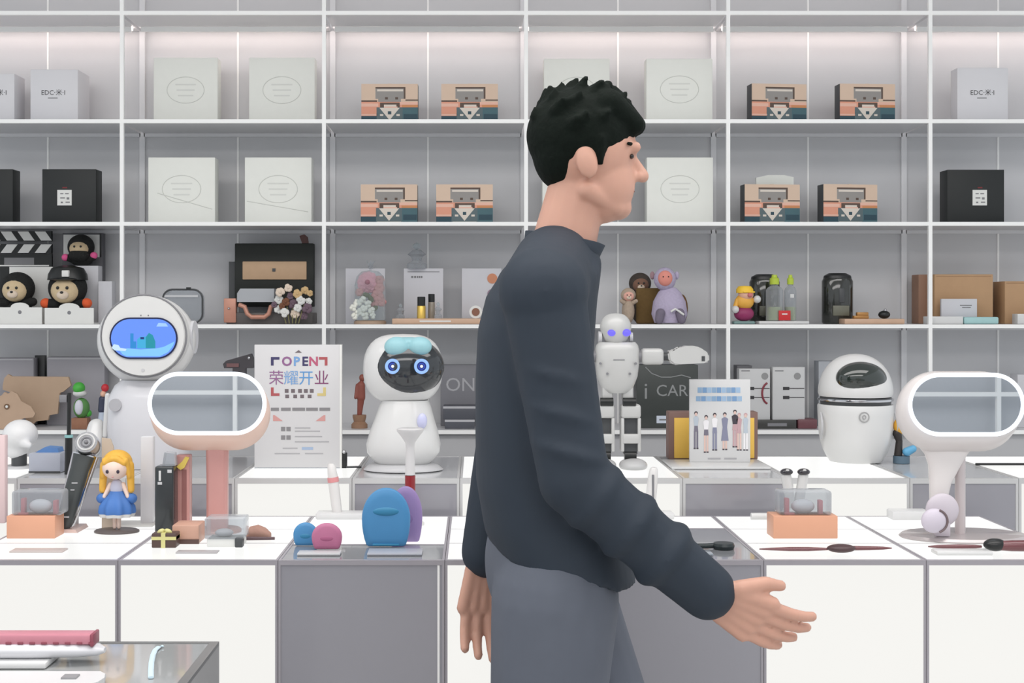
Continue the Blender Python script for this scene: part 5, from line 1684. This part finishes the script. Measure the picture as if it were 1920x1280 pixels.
D = 2.62
t = lit_mirror('makeup_mirror', 'oval lit mirror with white shell, stem and round base at right', D, 1811, 758, 109, 59,
               [(0.0, (1811, 758, 108, 58)), (0.012, (1808, 765, 115, 66)), (0.03, (1806, 773, 118, 76)), (0.05, (1806, 778, 108, 72)), (0.06, (1806, 780, 84, 54))], mat('mirror_white', (228, 222, 220), 0.35, 0, 0.01, coat=0.2))
v = V(2.67)
MW = bpy.data.materials['mirror_white']
b = B()
rs = []
for py_, xa, xb_ in ((935, 1742, 1774), (905, 1741, 1781), (870, 1739, 1800), (850, 1732, 1812), (838, 1722, 1822)):
    rs.append(se(v.x((xa + xb_) / 2), 2.665, v.z(py_), (xb_ - xa) / 2 * v.u, 0.014, 0.8))
b.rings(rs)
O(b, 'neck', MW, t)
b = B()
b.cyl((v.x(1802), 2.675, T1 + 0.008), (v.x(1802), 2.675, v.z(850)), 9.5 * v.u, 24)
O(b, 'column', mat('mirror_stem', (206, 196, 196), 0.3, 0.2, 0.01), t)
O(B().lathe((v.x(1808), 2.675, T1), [(0, 0), (0.125, 0), (0.128, 0.003), (0.122, 0.008), (0, 0.009)], 56, 1, 0.62), 'base', mat('mirror_base', (188, 180, 180), 0.25, 0.3, 0.02), t)
O(B().cyl((v.x(1757), 2.655, T1 + 0.009), (v.x(1757), 2.668, T1 + 0.0095), 0.006, 12), 'pivot', LGREY, t)
ZB = T1 + 0.009
v = V(2.66)
t = T('cleansing_brush', 'larger lilac grey disc brush standing on the white mirror base', 'brush', (v.x(1760), 2.66, ZB), 'lilac grey disc brushes')
rr_ = 31 * v.u
O(B().sph((v.x(1758), 2.634, v.z(952)), (31 * v.u, 0.011, 31 * v.u), 32), 'disc', mat('brush_lilac', (202, 194, 202), 0.4, 0, 0.02), t)
O(B().box(v.x(1744), v.x(1772), 2.628, 2.640, ZB, v.z(972), 0.003), 'foot', mat('brush_lilac', (202, 194, 202)), t)
v = V(2.62)
t = T('cleansing_brush', 'smaller lilac disc brush in front of the larger one on the mirror base', 'brush', (v.x(1748), 2.618, ZB), 'lilac grey disc brushes')
O(B().sph((v.x(1747), 2.607, max(v.z(974), ZB + 23 * v.u)), (24 * v.u, 0.012, 23 * v.u), 32), 'disc', mat('brush_lilac_b', (208, 200, 212), 0.4, 0, 0.02), t)
O(B().tube([(v.x(1747) + 23.4 * v.u * math.cos(a), 2.601, max(v.z(974), ZB + 23 * v.u) + 22 * v.u * math.sin(a)) for a in [-1.2 + 2.4 * i / 14 for i in range(15)]], 0.0022, 8), 'rim', mat('brush_edge', (112, 96, 98), 0.4), t)
v = V(2.9)
one(B().box(v.x(1671), v.x(1742), 2.89, 2.935, T1, v.z(957), 0.003), 'white_dock', mat('dock_white', (222, 222, 222), 0.35), 'low white dock behind the lilac disc brushes', 'dock')
one(B().cyl((v.x(1408), 2.9, T1 + 0.009), (v.x(1470), 2.9, T1 + 0.009), 0.0075, 16), 'white_rod', WHITE, 'short white rod lying behind the right clear display case', 'rod').location.z = T1

# small things around the rose mirror
D = 2.555
v = V(D)
t = T('gift_box', 'small dark box tied with gold ribbon at the foot of the black case', 'gift box', (v.x(310), D, T1))
O(B().box(v.x(284), v.x(330), D, D + 0.035, T1, v.z(1000), 0.002), 'box', mat('gift_brown', (82, 62, 56), 0.4, 0, 0.1), t)
b = B()
b.box(v.x(302), v.x(310), D - 0.0008, D + 0.0358, T1, v.z(999.2))
b.box(v.x(284), v.x(330), D - 0.001, D + 0.036, v.z(1012), v.z(1006))
O(b, 'ribbon', mat('ribbon_gold', (212, 206, 140), 0.4, 0, 0.06), t, smooth=False)
b = B()
for s in (-1, 1):
    b.sph((v.x(306 + s * 7), D + 0.012, v.z(998)), (0.008, 0.005, 0.005), 12, (0, s * 0.5, 0))
O(b, 'bow', mat('ribbon_gold', (212, 206, 140)), t)
D = 2.64
v = V(D)
t = T('copper_case', 'low copper coloured case between the ribboned box and small clear box', 'case', (v.x(355), D, T1))
O(B().box(v.x(331), v.x(381), 2.60, 2.66, T1, v.z(978), 0.003), 'case', mat('copper_low', (204, 160, 140), 0.4, 0, 0.05), t)
O(B().box(v.x(331), v.x(381), 2.5985, 2.601, T1, T1 + 0.009), 'dark_band', mat('brown_band', (92, 66, 60), 0.4), t)
D = 2.56
v = V(D)
t = T('clear_cube', 'small clear box on a white base in front of the rose column', 'display case', (v.x(420), D, T1))
O(B().box(v.x(383), v.x(457), D, D + 0.06, T1 + 0.016, v.z(972), 0.003), 'clear_cover', CLEARGREY, t)
O(B().box(v.x(387), v.x(453), D + 0.003, D + 0.055, T1, T1 + 0.016, 0.002), 'base', OFFWHITE, t)
O(B().box(v.x(440), v.x(455), D - 0.001, D + 0.02, T1, T1 + 0.018, 0.002), 'dark_clip', DGREY, t)
O(B().sph((v.x(415), D + 0.03, T1 + 0.024), (0.018, 0.012, 0.008), 14), 'pad', LGREY, t)
D = 2.66
v = V(D)
t = T('makeup_brush', 'brown make-up brush lying right of the small clear box', 'brush', (v.x(487), D, T1))
O(B().rings([[(v.x(px_), D + r_ * math.cos(a), T1 + max(r_, .001) + r_ * math.sin(a)) for a in [2 * PI * i / 20 for i in range(20)]] for px_, r_ in ((462, .003), (468, .012), (484, .014), (498, .011), (508, .006))]), 'bristles', mat('bristle_brown', (170, 132, 118), 0.8, 0, 0.12, 80, 0.3), t)
O(B().cone((v.x(462), D - 0.02, T1 + 0.004), (v.x(518), D - 0.02, T1 + 0.004), 0.004, 0.003, 12), 'handle', mat('handle_plum', (92, 70, 74), 0.4), t)
v = V(2.50)
one(B().box(v.x(330), v.x(408), 2.495, 2.52, T1, T1 + 0.003, 0.001), 'price_plate', mat('plate_grey', (176, 172, 174), 0.4), 'thin grey plate lying before the copper low case', 'plate')

# golf-tee shaped brush with red foot
D = 2.83
v = V(D)
t = T('pedestal_brush', 'white tee shaped brush with red lower handle behind the blue disc', 'brush', (v.x(769), D, T1))
O(B().lathe((v.x(769), D, T1), [(0, v.z(890) - T1), (9.5 * v.u, v.z(890) - T1), (8 * v.u, v.z(840) - T1), (9 * v.u, v.z(830) - T1), (17 * v.u, v.z(818) - T1), (25 * v.u, v.z(808) - T1), (25.5 * v.u, v.z(804) - T1), (22 * v.u, v.z(802) - T1), (0, v.z(803) - T1)], 36), 'tee', mat('tee_grey', (214, 212, 212), 0.35, 0, 0.01), t)
O(B().lathe((v.x(769), D, T1), [(0, 0.004), (9.5 * v.u, 0.004), (9.8 * v.u, v.z(891) - T1), (0, v.z(890) - T1)], 28), 'red_handle', mat('deep_red', (140, 36, 42), 0.3, 0, 0.06), t)
O(B().lathe((v.x(769), D, T1), [(0, 0), (0.03, 0), (0.03, 0.005), (0, 0.005)], 28), 'foot', OFFWHITE, t)

# toothbrushes on docks
def toothbrush(label, D, xb_, xt, yt, yb, band, dock):
    v = V(D)
    t = T('toothbrush', label, 'toothbrush', (v.x(xb_), D, T1), 'electric toothbrushes on white docks')
    zb = T1 + 0.014
    a, c = Vector((v.x(xb_), D, zb)), Vector((v.x(xt), D, v.z(yt)))
    b = B()
    ks = [(0, .011), (.25, .0115), (.55, .0118), (.8, .0108), (.95, .009), (1, .006)]
    b.rings([[a.lerp(c, f) + Vector((math.cos(q) * r_, math.sin(q) * r_, 0)) for q in [2 * PI * i / 20 for i in range(20)]] for f, r_ in ks])
    O(b, 'handle', mat('toothbrush_white', (226, 224, 222), 0.3, 0, 0.01), t)
    if band:
        m = a.lerp(c, 0.62)
        n = a.lerp(c, 0.72)
        O(B().cyl(m, n, 0.0124, 20), 'pink_band', mat('band_pink', (224, 150, 152), 0.4), t)
    else:
        O(B().box(a.lerp(c, .6).x - 0.002, a.lerp(c, .6).x + 0.003, D - 0.013, D - 0.008, a.lerp(c, .3).z, a.lerp(c, .85).z, 0.001), 'grey_strip', MGREY, t)
    O(B().box(v.x(dock[0]), v.x(dock[1]), D - 0.022, D + 0.025, T1, zb, 0.003), 'dock', mat('dock_white', (222, 222, 222)), t)
    return t


toothbrush('white toothbrush with pink band on a dock left of the blue disc', 2.92, 632, 621, 869, 958, True, (594, 682))
toothbrush('white toothbrush with grey strip on a dock right of the person', 2.92, 1218, 1226, 876, 955, False, (1176, 1262))

# pair of white sticks with dark goggled heads
D = 2.84
v = V(D)
t = T('twin_brush_heads', 'pair of white brush heads with black caps behind the right clear case', 'brush', (v.x(1490), D, T1))
for px_ in (1474, 1506):
    b = B()
    b.cap((v.x(1490 + (px_ - 1490) * .35), D, T1 + 0.03), (v.x(px_), D, v.z(893)), 0.010, 0.011)
    O(b, 'stem', WHITE, t)
    O(B().sph((v.x(px_), D - 0.004, v.z(884)), (0.0135, 0.011, 0.0075), 18), 'dark_cap', mat('cap_dark', (52, 50, 56), 0.2, 0, 0.05, coat=0.5), t)
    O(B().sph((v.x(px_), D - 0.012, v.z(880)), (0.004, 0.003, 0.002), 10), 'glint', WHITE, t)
O(B().box(v.x(1470), v.x(1510), D - 0.02, D + 0.02, T1, T1 + 0.035, 0.006, 3), 'holder', WHITE, t)

# silicone face brushes on the grey counter
SBL = mat('silicone_blue', (74, 140, 190), 0.45, 0, 0.03)
def luna(name, label, D, xc, hw, ytop, col, colb, detail=True):
    v = V(D)
    t = T(name, label, 'face brush', (v.x(xc), D, T1), 'silicone face brushes')
    H = v.z(ytop) - T1
    n = 40
    def outline(k, zc_off=0.0):
        pts = []
        for i in range(n):
            a = 2 * PI * i / n
            px_, pz = math.cos(a), math.sin(a)
            wz = H * 0.5 * 1.0
            zz = H * 0.47 + pz * (H * 0.53 if pz > 0 else H * 0.76)
            xx = px_ * hw * v.u
            pts.append((xx * k, H * 0.5 + (max(zz, 0.0) - H * 0.5) * k))
        return pts
    th = max(0.012, 0.3 * hw * v.u)
    rs = []
    for i in range(9):
        q = -1 + 2 * i / 8
        k = math.sqrt(max(0.0, 1 - abs(q) ** 3)) * 0.22 + 0.78 if abs(q) < 1 else 0.72
        rs.append([(v.x(xc) + p[0] * k, D + q * th / 2, T1 + H * 0.5 + (p[1] - H * 0.5) * k - (H * 0.5 * (1 - k) if False else 0)) for p in outline(1.0)])
    zmin = min(p[2] for r in rs for p in r)
    b = B().rings(rs)
    bmesh.ops.translate(b.bm, vec=(0, 0, T1 - zmin), verts=b.bm.verts[:])
    O(b, 'body', col, t, angle=60)
    if detail:
        b = B()
        for i in range(5):
            pass
        b.sph((v.x(xc), D - th / 2 + 0.001, T1 + H * 0.60), (hw * v.u * 0.56, 0.0035, H * 0.075), 24)
        O(b, 'grip_groove', colb, t)
        O(B().box(v.x(xc - hw * .55), v.x(xc + hw * .55), D - th / 2 - 0.0005, D - th / 2 + 0.004, T1 + 0.002, T1 + 0.006, 0.001), 'foot_ridge', colb, t)
    else:
        O(B().sph((v.x(xc), D - th / 2 + 0.0012, T1 + H * 0.42), (hw * v.u * 0.55, 0.002, H * 0.13), 20), 'grip_groove', colb, t)
    return t


luna('face_brush', 'large blue oval silicone face brush on the dark grey counter', 2.575, 724, 45.5, 914, SBL, mat('silicone_teal', (52, 130, 170), 0.4))
luna('face_brush', 'large purple silicone face brush behind the big blue one', 2.625, 761, 31, 911, mat('silicone_purple', (150, 128, 178), 0.45, 0, 0.03), mat('silicone_purple_b', (136, 114, 164), 0.45), False)
luna('face_brush', 'small round blue silicone face brush behind the pink one', 2.585, 573, 23, 979, SBL, mat('silicone_teal', (52, 130, 170)), False)
luna('face_brush', 'small round pink silicone face brush on the dark grey counter', 2.545, 613, 28.5, 980, mat('silicone_pink', (192, 116, 150), 0.45, 0, 0.03), mat('silicone_pink_b', (176, 98, 134), 0.45), False)
v = V(2.50)
t = T('clear_plate', 'clear plate lying under the front of the silicone face brushes', 'plate', (v.x(680), 2.5, T1))
O(B().box(v.x(560), v.x(640), 2.475, 2.51, T1, T1 + 0.004, 0.001), 'left_plate', LGREY, t)
O(B().box(v.x(690), v.x(792), 2.475, 2.53, T1, T1 + 0.004, 0.001), 'right_plate', mat('plate_lilac', (176, 178, 186), 0.3), t)

# black strapped device on the right grey counter
D = 2.56
v = V(D)
t = T('black_device', 'black curved strap device with round pad beside the walking person', 'gadget', (v.x(1300), D, T1))
b = B()
pts = []
for px_, dy, dz in ((1212, 0, .006), (1232, -.004, .010), (1258, -.008, .011), (1280, -.010, .008), (1300, -.012, .005), (1325, -.01, .005), (1345, -.008, .006)):
    pts.append((v.x(px_), D + dy, T1 + dz))
O(B().tube(pts, [.003, .005, .0055, .0055, .005, .005, .005], 10), 'strap', mat('strap_black', (36, 46, 48), 0.4, 0, 0.1), t)
O(B().lathe((v.x(1355), D - 0.01, T1), [(0, 0), (0.019, 0), (0.021, 0.006), (0.019, 0.011), (0, 0.012)], 28), 'round_pad', mat('strap_black', (36, 46, 48)), t)
v2 = V(2.49)
O(B().box(v2.x(1235), v2.x(1335), 2.475, 2.51, T1, T1 + 0.004, 0.001), 'clear_plate', mat('plate_bluegrey', (156, 164, 172), 0.2), t)

# maroon wands and dark brushes lying on the lit counters
MAR = mat('maroon_gloss', (110, 62, 66), 0.25, 0, 0.06, coat=0.4)
def wand(name, label, D, pts, m, cat='styling wand'):
    v = V(D)
    b = B()
    b.rings([[(v.x(px_), D + r_ * 1.3 * math.cos(a), T1 + 0.0062 + r_ * 0.7 * math.sin(a)) for a in [2 * PI * i / 18 for i in range(18)]] for px_, r_ in pts])
    t = T(name, label, cat, (v.x((pts[0][0] + pts[-1][0]) / 2), D, T1))
    return t, b, v


t, b, v = wand('hair_brush', 'maroon hair brush with dark pad lying before the right clear case', 2.51, ((1424, .0015), (1445, .0035), (1480, .0055), (1515, .0055), (1540, .004), (1552, .003)), MAR)
O(b, 'handle', MAR, t)
O(B().sph((v.x(1576), 2.505, T1 + 0.0085), (0.027, 0.016, 0.0082), 24), 'pad', mat('pad_maroon', (78, 56, 58), 0.4, 0, 0.08), t)
O(B().rings([[(v.x(px_), 2.51 + r_ * math.cos(a), T1 + 0.008 + r_ * math.sin(a)) for a in [2 * PI * i / 14 for i in range(14)]] for px_, r_ in ((1600, .0045), (1630, .004), (1655, .003), (1672, .0012))]), 'tip', MAR, t)
D = 2.53
v = V(D)
t = T('flat_iron', 'white and maroon flat styling iron at the front under the white mirror', 'styling wand', (v.x(1795), D, T1))
O(B().box(v.x(1738), v.x(1842), 2.475, 2.51, T1, T1 + 0.008, 0.003), 'white_plate', WHITE, t)
O(B().rings([[(v.x(px_), 2.535 + r_ * math.cos(a), T1 + 0.0065 + r_ * .8 * math.sin(a)) for a in [2 * PI * i / 14 for i in range(14)]] for px_, r_ in ((1742, .0015), (1760, .004), (1800, .0055), (1830, .0045), (1842, .003))]), 'maroon_arm', MAR, t)
t = T('hair_dryer', 'maroon handled styling brush with black head cut by the right edge', 'styling wand', (v.x(1890), 2.52, T1))
O(B().sph((v.x(1862), 2.52, T1 + 0.0125), (0.022, 0.016, 0.012), 20), 'black_head', BLACK, t)
O(B().rings([[(v.x(px_), 2.515 + r_ * math.cos(a), T1 + 0.0115 + r_ * math.sin(a)) for a in [2 * PI * i / 16 for i in range(16)]] for px_, r_ in ((1870, .009), (1890, .0105), (1930, .011), (1965, .01))]), 'handle', MAR, t)

# near table: hair straightener on its box
v = V(1.99)
ZT = 0.80
t = T('hair_straightener', 'white hair straightener with pink upper arm on the near table', 'hair straightener', (v.x(90), 1.99, ZT))
D = 2.0
v = V(D)
def zz(py_):
    return v.z(py_)
b = B()
b.rings([[(v.x(px_), D + r_ * math.cos(a), ZT + 0.0215 + dz + r_ * .56 * math.sin(a)) for a in [2 * PI * i / 24 for i in range(24)]] for px_, r_, dz in ((-90, .024, 0), (60, .024, 0), (150, .021, 0), (185, .015, -.001), (197, .007, -.002))])
O(b, 'lower_arm', mat('straightener_white', (222, 222, 226), 0.3, 0, 0.01, coat=0.3), t)
O(B().box(v.x(-90), v.x(176), D - 0.016, D + 0.016, ZT + 0.031, ZT + 0.046, 0.003), 'pink_upper_arm', mat('arm_pink', (206, 136, 150), 0.35, 0, 0.04), t)
b = B()
for px_ in range(-70, 175, 22):
    b.box(v.x(px_), v.x(px_ + 10), D - 0.0175, D - 0.014, ZT + 0.032, ZT + 0.035)
O(b, 'dark_teeth', mat('teeth_rose', (150, 78, 92), 0.4), t, smooth=False)
b = B()
b.box(v.x(174), v.x(181), D - 0.017, D + 0.017, ZT + 0.028, ZT + 0.047, 0.002)
O(b, 'hinge', mat('teeth_rose', (150, 78, 92)), t)
b = B()
b.box(v.x(-90), v.x(100), 1.965, 2.04, ZT, ZT + 0.0095, 0.003)
O(b, 'cradle', mat('cradle_white', (226, 226, 226), 0.3, 0, 0.01), t)
v = V(1.885)
b = B()
b.rings([[(x_, y_, z_) for x_, y_ in [(v.x(-90), 1.85), (v.x(180), 1.85), (v.x(192), 1.865), (v.x(196), 1.885), (v.x(190), 1.905), (v.x(176), 1.918), (v.x(-90), 1.918)]] for z_ in (ZT, ZT + 0.010)])
t2 = T('white_tray', 'white rounded tray with grey square at the front of the near table', 'tray', (v.x(60), 1.885, ZT))
O(b, 'tray', mat('cradle_white', (226, 226, 226)), t2, smooth=False)
O(B().box(v.x(118), v.x(146), 1.875, 1.895, ZT + 0.010, ZT + 0.0125), 'grey_square', mat('square_grey', (150, 150, 152), 0.4), t2, smooth=False)


b = B()
b.tube([(V(0.53 * FP / (p[1] - CY)).x(p[0]), 0.53 * FP / (p[1] - CY), ZT + 0.002) for p in ((304, 1213), (297, 1215), (291, 1220), (287, 1229), (284, 1243), (283, 1258), (283, 1272))], 0.0042, 8)
for vtx in b.bm.verts:
    vtx.co.z = ZT + max(0.0, vtx.co.z - ZT + 0.0015) * 0.5
one(b, 'pale_sheen', mat('sheen_cyan', (214, 236, 246), 0.4, 0, 0.01), 'pale blue curved sheen on the grey glass of the near table, laid as a strip', 'strip')  # reflection on the glass top, modelled as a pale blue strip
# ------------------------------------------------------------------ the person walking past
DP = 2.10
vp = V(DP)
def P(px_, py_, y_=DP):
    return Vector((vp.x(px_), y_, vp.z(py_)))


pt = T('person', 'person with short black hair in a dark navy jacket striding right past the counter', 'person', (vp.x(1040), DP, 0))
SK = mat('skin', (206, 158, 138), 0.5, 0, 0.05, 30, sss=0.1)
YR, YL = DP - 0.175, DP + 0.175          # right shoulder nearer the camera
S_R, S_L = P(1008, 550, YR), P(1008, 550, YL)
E_R, W_R = P(1058, 868, YR - 0.025), P(1296, 1070, YR + 0.01)
E_L, W_L = P(960, 845, YL + 0.02), P(912, 1085, YL + 0.0)
HIP = P(1035, 1100)
K_R, A_R = Vector((HIP.x - 0.03, DP - 0.09, 0.47)), Vector((HIP.x - 0.27, DP - 0.085, 0.16))
K_L, A_L = Vector((HIP.x + 0.16, DP + 0.09, 0.47)), Vector((HIP.x + 0.24, DP + 0.085, 0.085))
HC = P(1106, 300)                        # head centre
HS = 0.85
HM = Matrix.Translation(HC) @ Matrix.Scale(HS, 4) @ Matrix.Translation(-HC)
b = B()
# head, facing +X
b.sph(HC + Vector((-0.008, 0, 0.022)), (0.094, 0.077, 0.092), 32)
b.sph(HC + Vector((0.022, 0, -0.040)), (0.062, 0.058, 0.078), 28)
b.sph(HC + Vector((0.050, 0, -0.088)), (0.028, 0.032, 0.024), 20)            # chin
b.cap(HC + Vector((-0.01, 0.05, -0.06)), HC + Vector((0.045, 0.022, -0.088)), 0.020, 0.018)
b.cap(HC + Vector((-0.01, -0.05, -0.06)), HC + Vector((0.045, -0.022, -0.088)), 0.020, 0.018)
b.cap(HC + Vector((0.078, 0, 0.004)), HC + Vector((0.098, 0, -0.030)), 0.009, 0.0125, 12)   # nose
b.sph(HC + Vector((0.091, 0.011, -0.032)), 0.008, 10)
b.sph(HC + Vector((0.091, -0.011, -0.032)), 0.008, 10)
b.cap(HC + Vector((0.078, 0.035, 0.020)), HC + Vector((0.080, -0.035, 0.020)), 0.011, 0.011, 12)   # brow
b.cap(HC + Vector((0.074, 0.016, -0.054)), HC + Vector((0.074, -0.016, -0.054)), 0.0085, 0.0085, 12)  # lips
b.cap(HC + Vector((0.071, 0.014, -0.064)), HC + Vector((0.071, -0.014, -0.064)), 0.0085, 0.0085, 12)
for s in (-1, 1):
    b.sph(HC + Vector((-0.012, s * 0.077, -0.012)), (0.020, 0.011, 0.031), 16, (0, -0.25, 0))
b.xf(HM)
# neck and trunk
NB = P(1052, 480)
b.cap(HC + Vector((-0.020, 0, -0.045)), NB, 0.046, 0.052)
b.cap(NB, P(1036, 520), 0.052, 0.060)
b.sph(P(1006, 625), (0.068, 0.14, 0.10), 28)
b.cap(S_R, S_L, 0.055, 0.055)
b.sph(P(1000, 760), (0.070, 0.125, 0.15), 28)
b.sph(P(1016, 900), (0.074, 0.12, 0.13), 28)
b.sph(P(1030, 1050), (0.092, 0.14, 0.12), 28)
# limbs
b.cap(S_R, E_R, 0.047, 0.038); b.cap(E_R, W_R, 0.037, 0.026)
b.cap(S_L, E_L, 0.047, 0.038); b.cap(E_L, W_L, 0.037, 0.026)
for s, k, a in ((-1, K_R, A_R), (1, K_L, A_L)):
    h = HIP + Vector((0, s * 0.085, 0))
    b.cap(h, k, 0.082, 0.055); b.cap(k, a, 0.054, 0.036)
def hand(w_, d, n, side):
    """w_ wrist, d pointing direction, n palm normal; thumb on side."""
    d = d.normalized(); n = n.normalized(); q = d.cross(n).normalized() * side
    for i in range(5):
        o = (i - 2) * 0.0145
        b.cap(w_ + d * 0.012 + q * o * 0.75, w_ + d * 0.085 + q * o * 1.25, 0.0125, 0.0110, 10)
    for i, (o, l) in enumerate(((-0.030, .060), (-0.010, .072), (0.011, .078), (0.031, .070))):
        base = w_ + d * 0.092 + q * o
        m1 = base + (d * 0.98 + n * 0.14 + q * o * 3).normalized() * l * 0.45
        m2 = m1 + (d * 0.92 + n * 0.38 + q * o * 2).normalized() * l * 0.33
        m3 = m2 + (d * 0.80 + n * 0.60 + q * o * 2).normalized() * l * 0.25
        b.cap(base, m1, 0.0095, 0.0090, 12); b.cap(m1, m2, 0.0090, 0.0085, 12); b.cap(m2, m3, 0.0085, 0.0078, 12)
    tb = w_ + d * 0.03 + q * 0.032
    t1 = tb + (d * 0.75 + q * 0.6 + n * 0.3).normalized() * 0.038
    t2 = t1 + (d * 0.95 + q * 0.1 + n * 0.4).normalized() * 0.030
    b.cap(tb, t1, 0.013, 0.0105, 10); b.cap(t1, t2, 0.0105, 0.0085, 10)
hand(W_R, (P(1410, 1135, YR + 0.03) - W_R), Vector((0.25, 0.85, 0.35)), 1)
hand(W_L, (P(908, 1180, YL) - W_L), Vector((0.25, -1.0, 0.0)), -1)
O(remesh(b, 0.0034, 4), 'body', SK, pt, angle=180)
for s in (-1, 1):
    O(B().sph(HC + Vector((0.0725, s * 0.032, 0.003)), (0.0055, 0.0105, 0.0050), 14).xf(HM), 'eye', mat('eye_dark', (40, 32, 30), 0.2), pt)
    O(B().cap(HC + Vector((0.0835, s * 0.014, 0.026)), HC + Vector((0.0655, s * 0.054, 0.024)), 0.0045, 0.003, 10).xf(HM), 'eyebrow', mat('hair_black', (12, 20, 15), 0.8, 0, 0.3, 90, 0.5, spec=0.15), pt)
O(B().sph(HC + Vector((0.0785, 0, -0.0590)), (0.0045, 0.019, 0.0018), 14).xf(HM), 'mouth', mat('lip_brown', (150, 88, 80), 0.5), pt)
# hair
HB = mat('hair_black', (12, 20, 15), 0.8, 0, 0.3, 90, 0.5, spec=0.15)
b = B()
b.sph(HC + Vector((-0.018, 0, 0.045)), (0.100, 0.086, 0.090), 32)
b.sph(HC + Vector((-0.050, 0, 0.020)), (0.058, 0.072, 0.078), 28)
b.cap(HC + Vector((0.03, -0.045, 0.095)), HC + Vector((0.078, -0.03, 0.062)), 0.030, 0.020)
b.cap(HC + Vector((0.03, 0.045, 0.095)), HC + Vector((0.078, 0.03, 0.062)), 0.030, 0.020)
b.cap(HC + Vector((0.04, 0, 0.105)), HC + Vector((0.084, 0, 0.064)), 0.030, 0.020)
rnd = random.Random(2)
for i in range(46):
    a = rnd.uniform(0, 2 * PI)
    e = rnd.uniform(0.1, 1.35)
    n = Vector((math.cos(a) * math.cos(e), math.sin(a) * math.cos(e), math.sin(e)))
    p_ = HC + Vector((-0.018, 0, 0.045)) + Vector((n.x * 0.095, n.y * 0.082, n.z * 0.086))
    if n.x > 0.5 and n.z < 0.5:
        continue
    b.cap(p_, p_ + (n * 0.5 + Vector((0.35, 0, 0.25))).normalized() * rnd.uniform(0.012, 0.026), 0.013, 0.006, 8)
for s in (-1, 1):
    b.cap(HC + Vector((0.012, s * 0.074, 0.03)), HC + Vector((0.012, s * 0.074, -0.012)), 0.013, 0.007, 10)
b.xf(HM)
O(remesh(b, 0.004, 2), 'hair', HB, pt, angle=180)

# jacket: trunk with slanted hem, sleeves, collar
JK = mat('jacket_navy', (36, 46, 58), 0.75, 0, 0.12, 14, 0.25)
b = B()
rs = []
for py_, cx_, hx, hy, slant in ((1085, 1056, .112, .160, 0.0), (1000, 1042, .112, .162, 0), (900, 1014, .102, .160, 0), (800, 1003, .094, .162, 0), (700, 1000, .091, .172, 0), (620, 1004, .091, .186, 0), (560, 1014, .086, .195, 0), (520, 1030, .078, .165, 0), (495, 1046, .068, .10, 0), (478, 1050, .060, .072, 0)):
    ring = []
    for i in range(40):
        a = 2 * PI * i / 40
        cx2, sy2 = math.cos(a), math.sin(a)
        z = vp.z(py_)
        if py_ == 1000:
            z += 0.012 * (0.5 - 0.5 * cx2)
        if py_ == 1085:
            z += 0.055 * (0.5 - 0.5 * cx2) ** 1.2
        ring.append((vp.x(cx_) + math.copysign(abs(cx2) ** .85, cx2) * hx, DP + math.copysign(abs(sy2) ** .85, sy2) * hy, z + 0.004 * math.sin(5 * a + py_ * .02)))
    rs.append(ring)
b.rings(rs)
b.cap(S_R + Vector((0, 0.004, 0)), E_R, 0.062, 0.051); b.cap(E_R, W_R - (W_R - E_R).normalized() * 0.005, 0.052, 0.042)
for s_, q_ in ((-1, S_R), (1, S_L)):
    b.cap(P(1036, 500, DP + s_ * 0.035), q_, 0.064, 0.066)
b.cap(S_L - Vector((0, 0.004, 0)), E_L, 0.068, 0.058); b.cap(E_L, W_L - (W_L - E_L).normalized() * 0.01, 0.056, 0.044)
for i in range(3):
    c = S_R.lerp(E_R, 0.45 + 0.2 * i)
    b.sph(c, (0.060, 0.060, 0.022), 16, (0, 0.3, 0))
    c = E_R.lerp(W_R, 0.15 + 0.25 * i)
    b.sph(c, (0.03, 0.058, 0.055), 16, (0, 0.7, 0))
jo = O(remesh(b, 0.006, 4), 'jacket', JK, pt, angle=180)
b = B()
rs = []
for dz, r1, r2 in ((-0.012, .062, .070), (0.012, .060, .066), (0.028, .063, .068)):
    rs.append([(NB.x - 0.002 + dz * 0.3 + r1 * math.cos(2 * PI * i / 32), DP + r2 * math.sin(2 * PI * i / 32), NB.z + dz + 0.012 * math.cos(2 * PI * i / 32) * -1) for i in range(32)])
b.rings(rs, caps=False)
co = O(b, 'collar', JK, jo)
sm = co.modifiers.new('solid', 'SOLIDIFY'); sm.thickness = 0.006
# trousers
TR = mat('trousers_grey', (92, 97, 108), 0.8, 0, 0.1, 14, 0.25)
b = B()
b.sph(P(1032, 1050), (0.104, 0.148, 0.13), 28)
b.cap(P(1030, 960, DP - .05), P(1030, 960, DP + .05), 0.094, 0.094)
for s, k, a in ((-1, K_R, A_R), (1, K_L, A_L)):
    h = HIP + Vector((0, s * 0.082, 0.0))
    b.cap(h, k, 0.098, 0.072); b.cap(k, a + Vector((0, 0, 0.01)), 0.070, 0.056)
O(remesh(b, 0.007, 4), 'trousers', TR, pt, angle=180)
# shoes
SHO = mat('shoe_dark', (40, 40, 44), 0.5, 0, 0.1)
b = B()
b.cap(A_L + Vector((-0.03, 0, -0.035)), A_L + Vector((0.14, 0, -0.045)), 0.048, 0.038)
b.cap(A_L, A_L + Vector((0, 0, -0.03)), 0.044, 0.046)
O(remesh(b, 0.006, 4), 'shoe', SHO, pt, angle=180)
b = B()
b.cap(A_R + Vector((-0.045, 0, -0.02)), A_R + Vector((0.075, 0, -0.115)), 0.046, 0.040)
b.cap(A_R, A_R + Vector((-0.01, 0, -0.02)), 0.044, 0.046)
O(remesh(b, 0.006, 4), 'shoe', SHO, pt, angle=180)
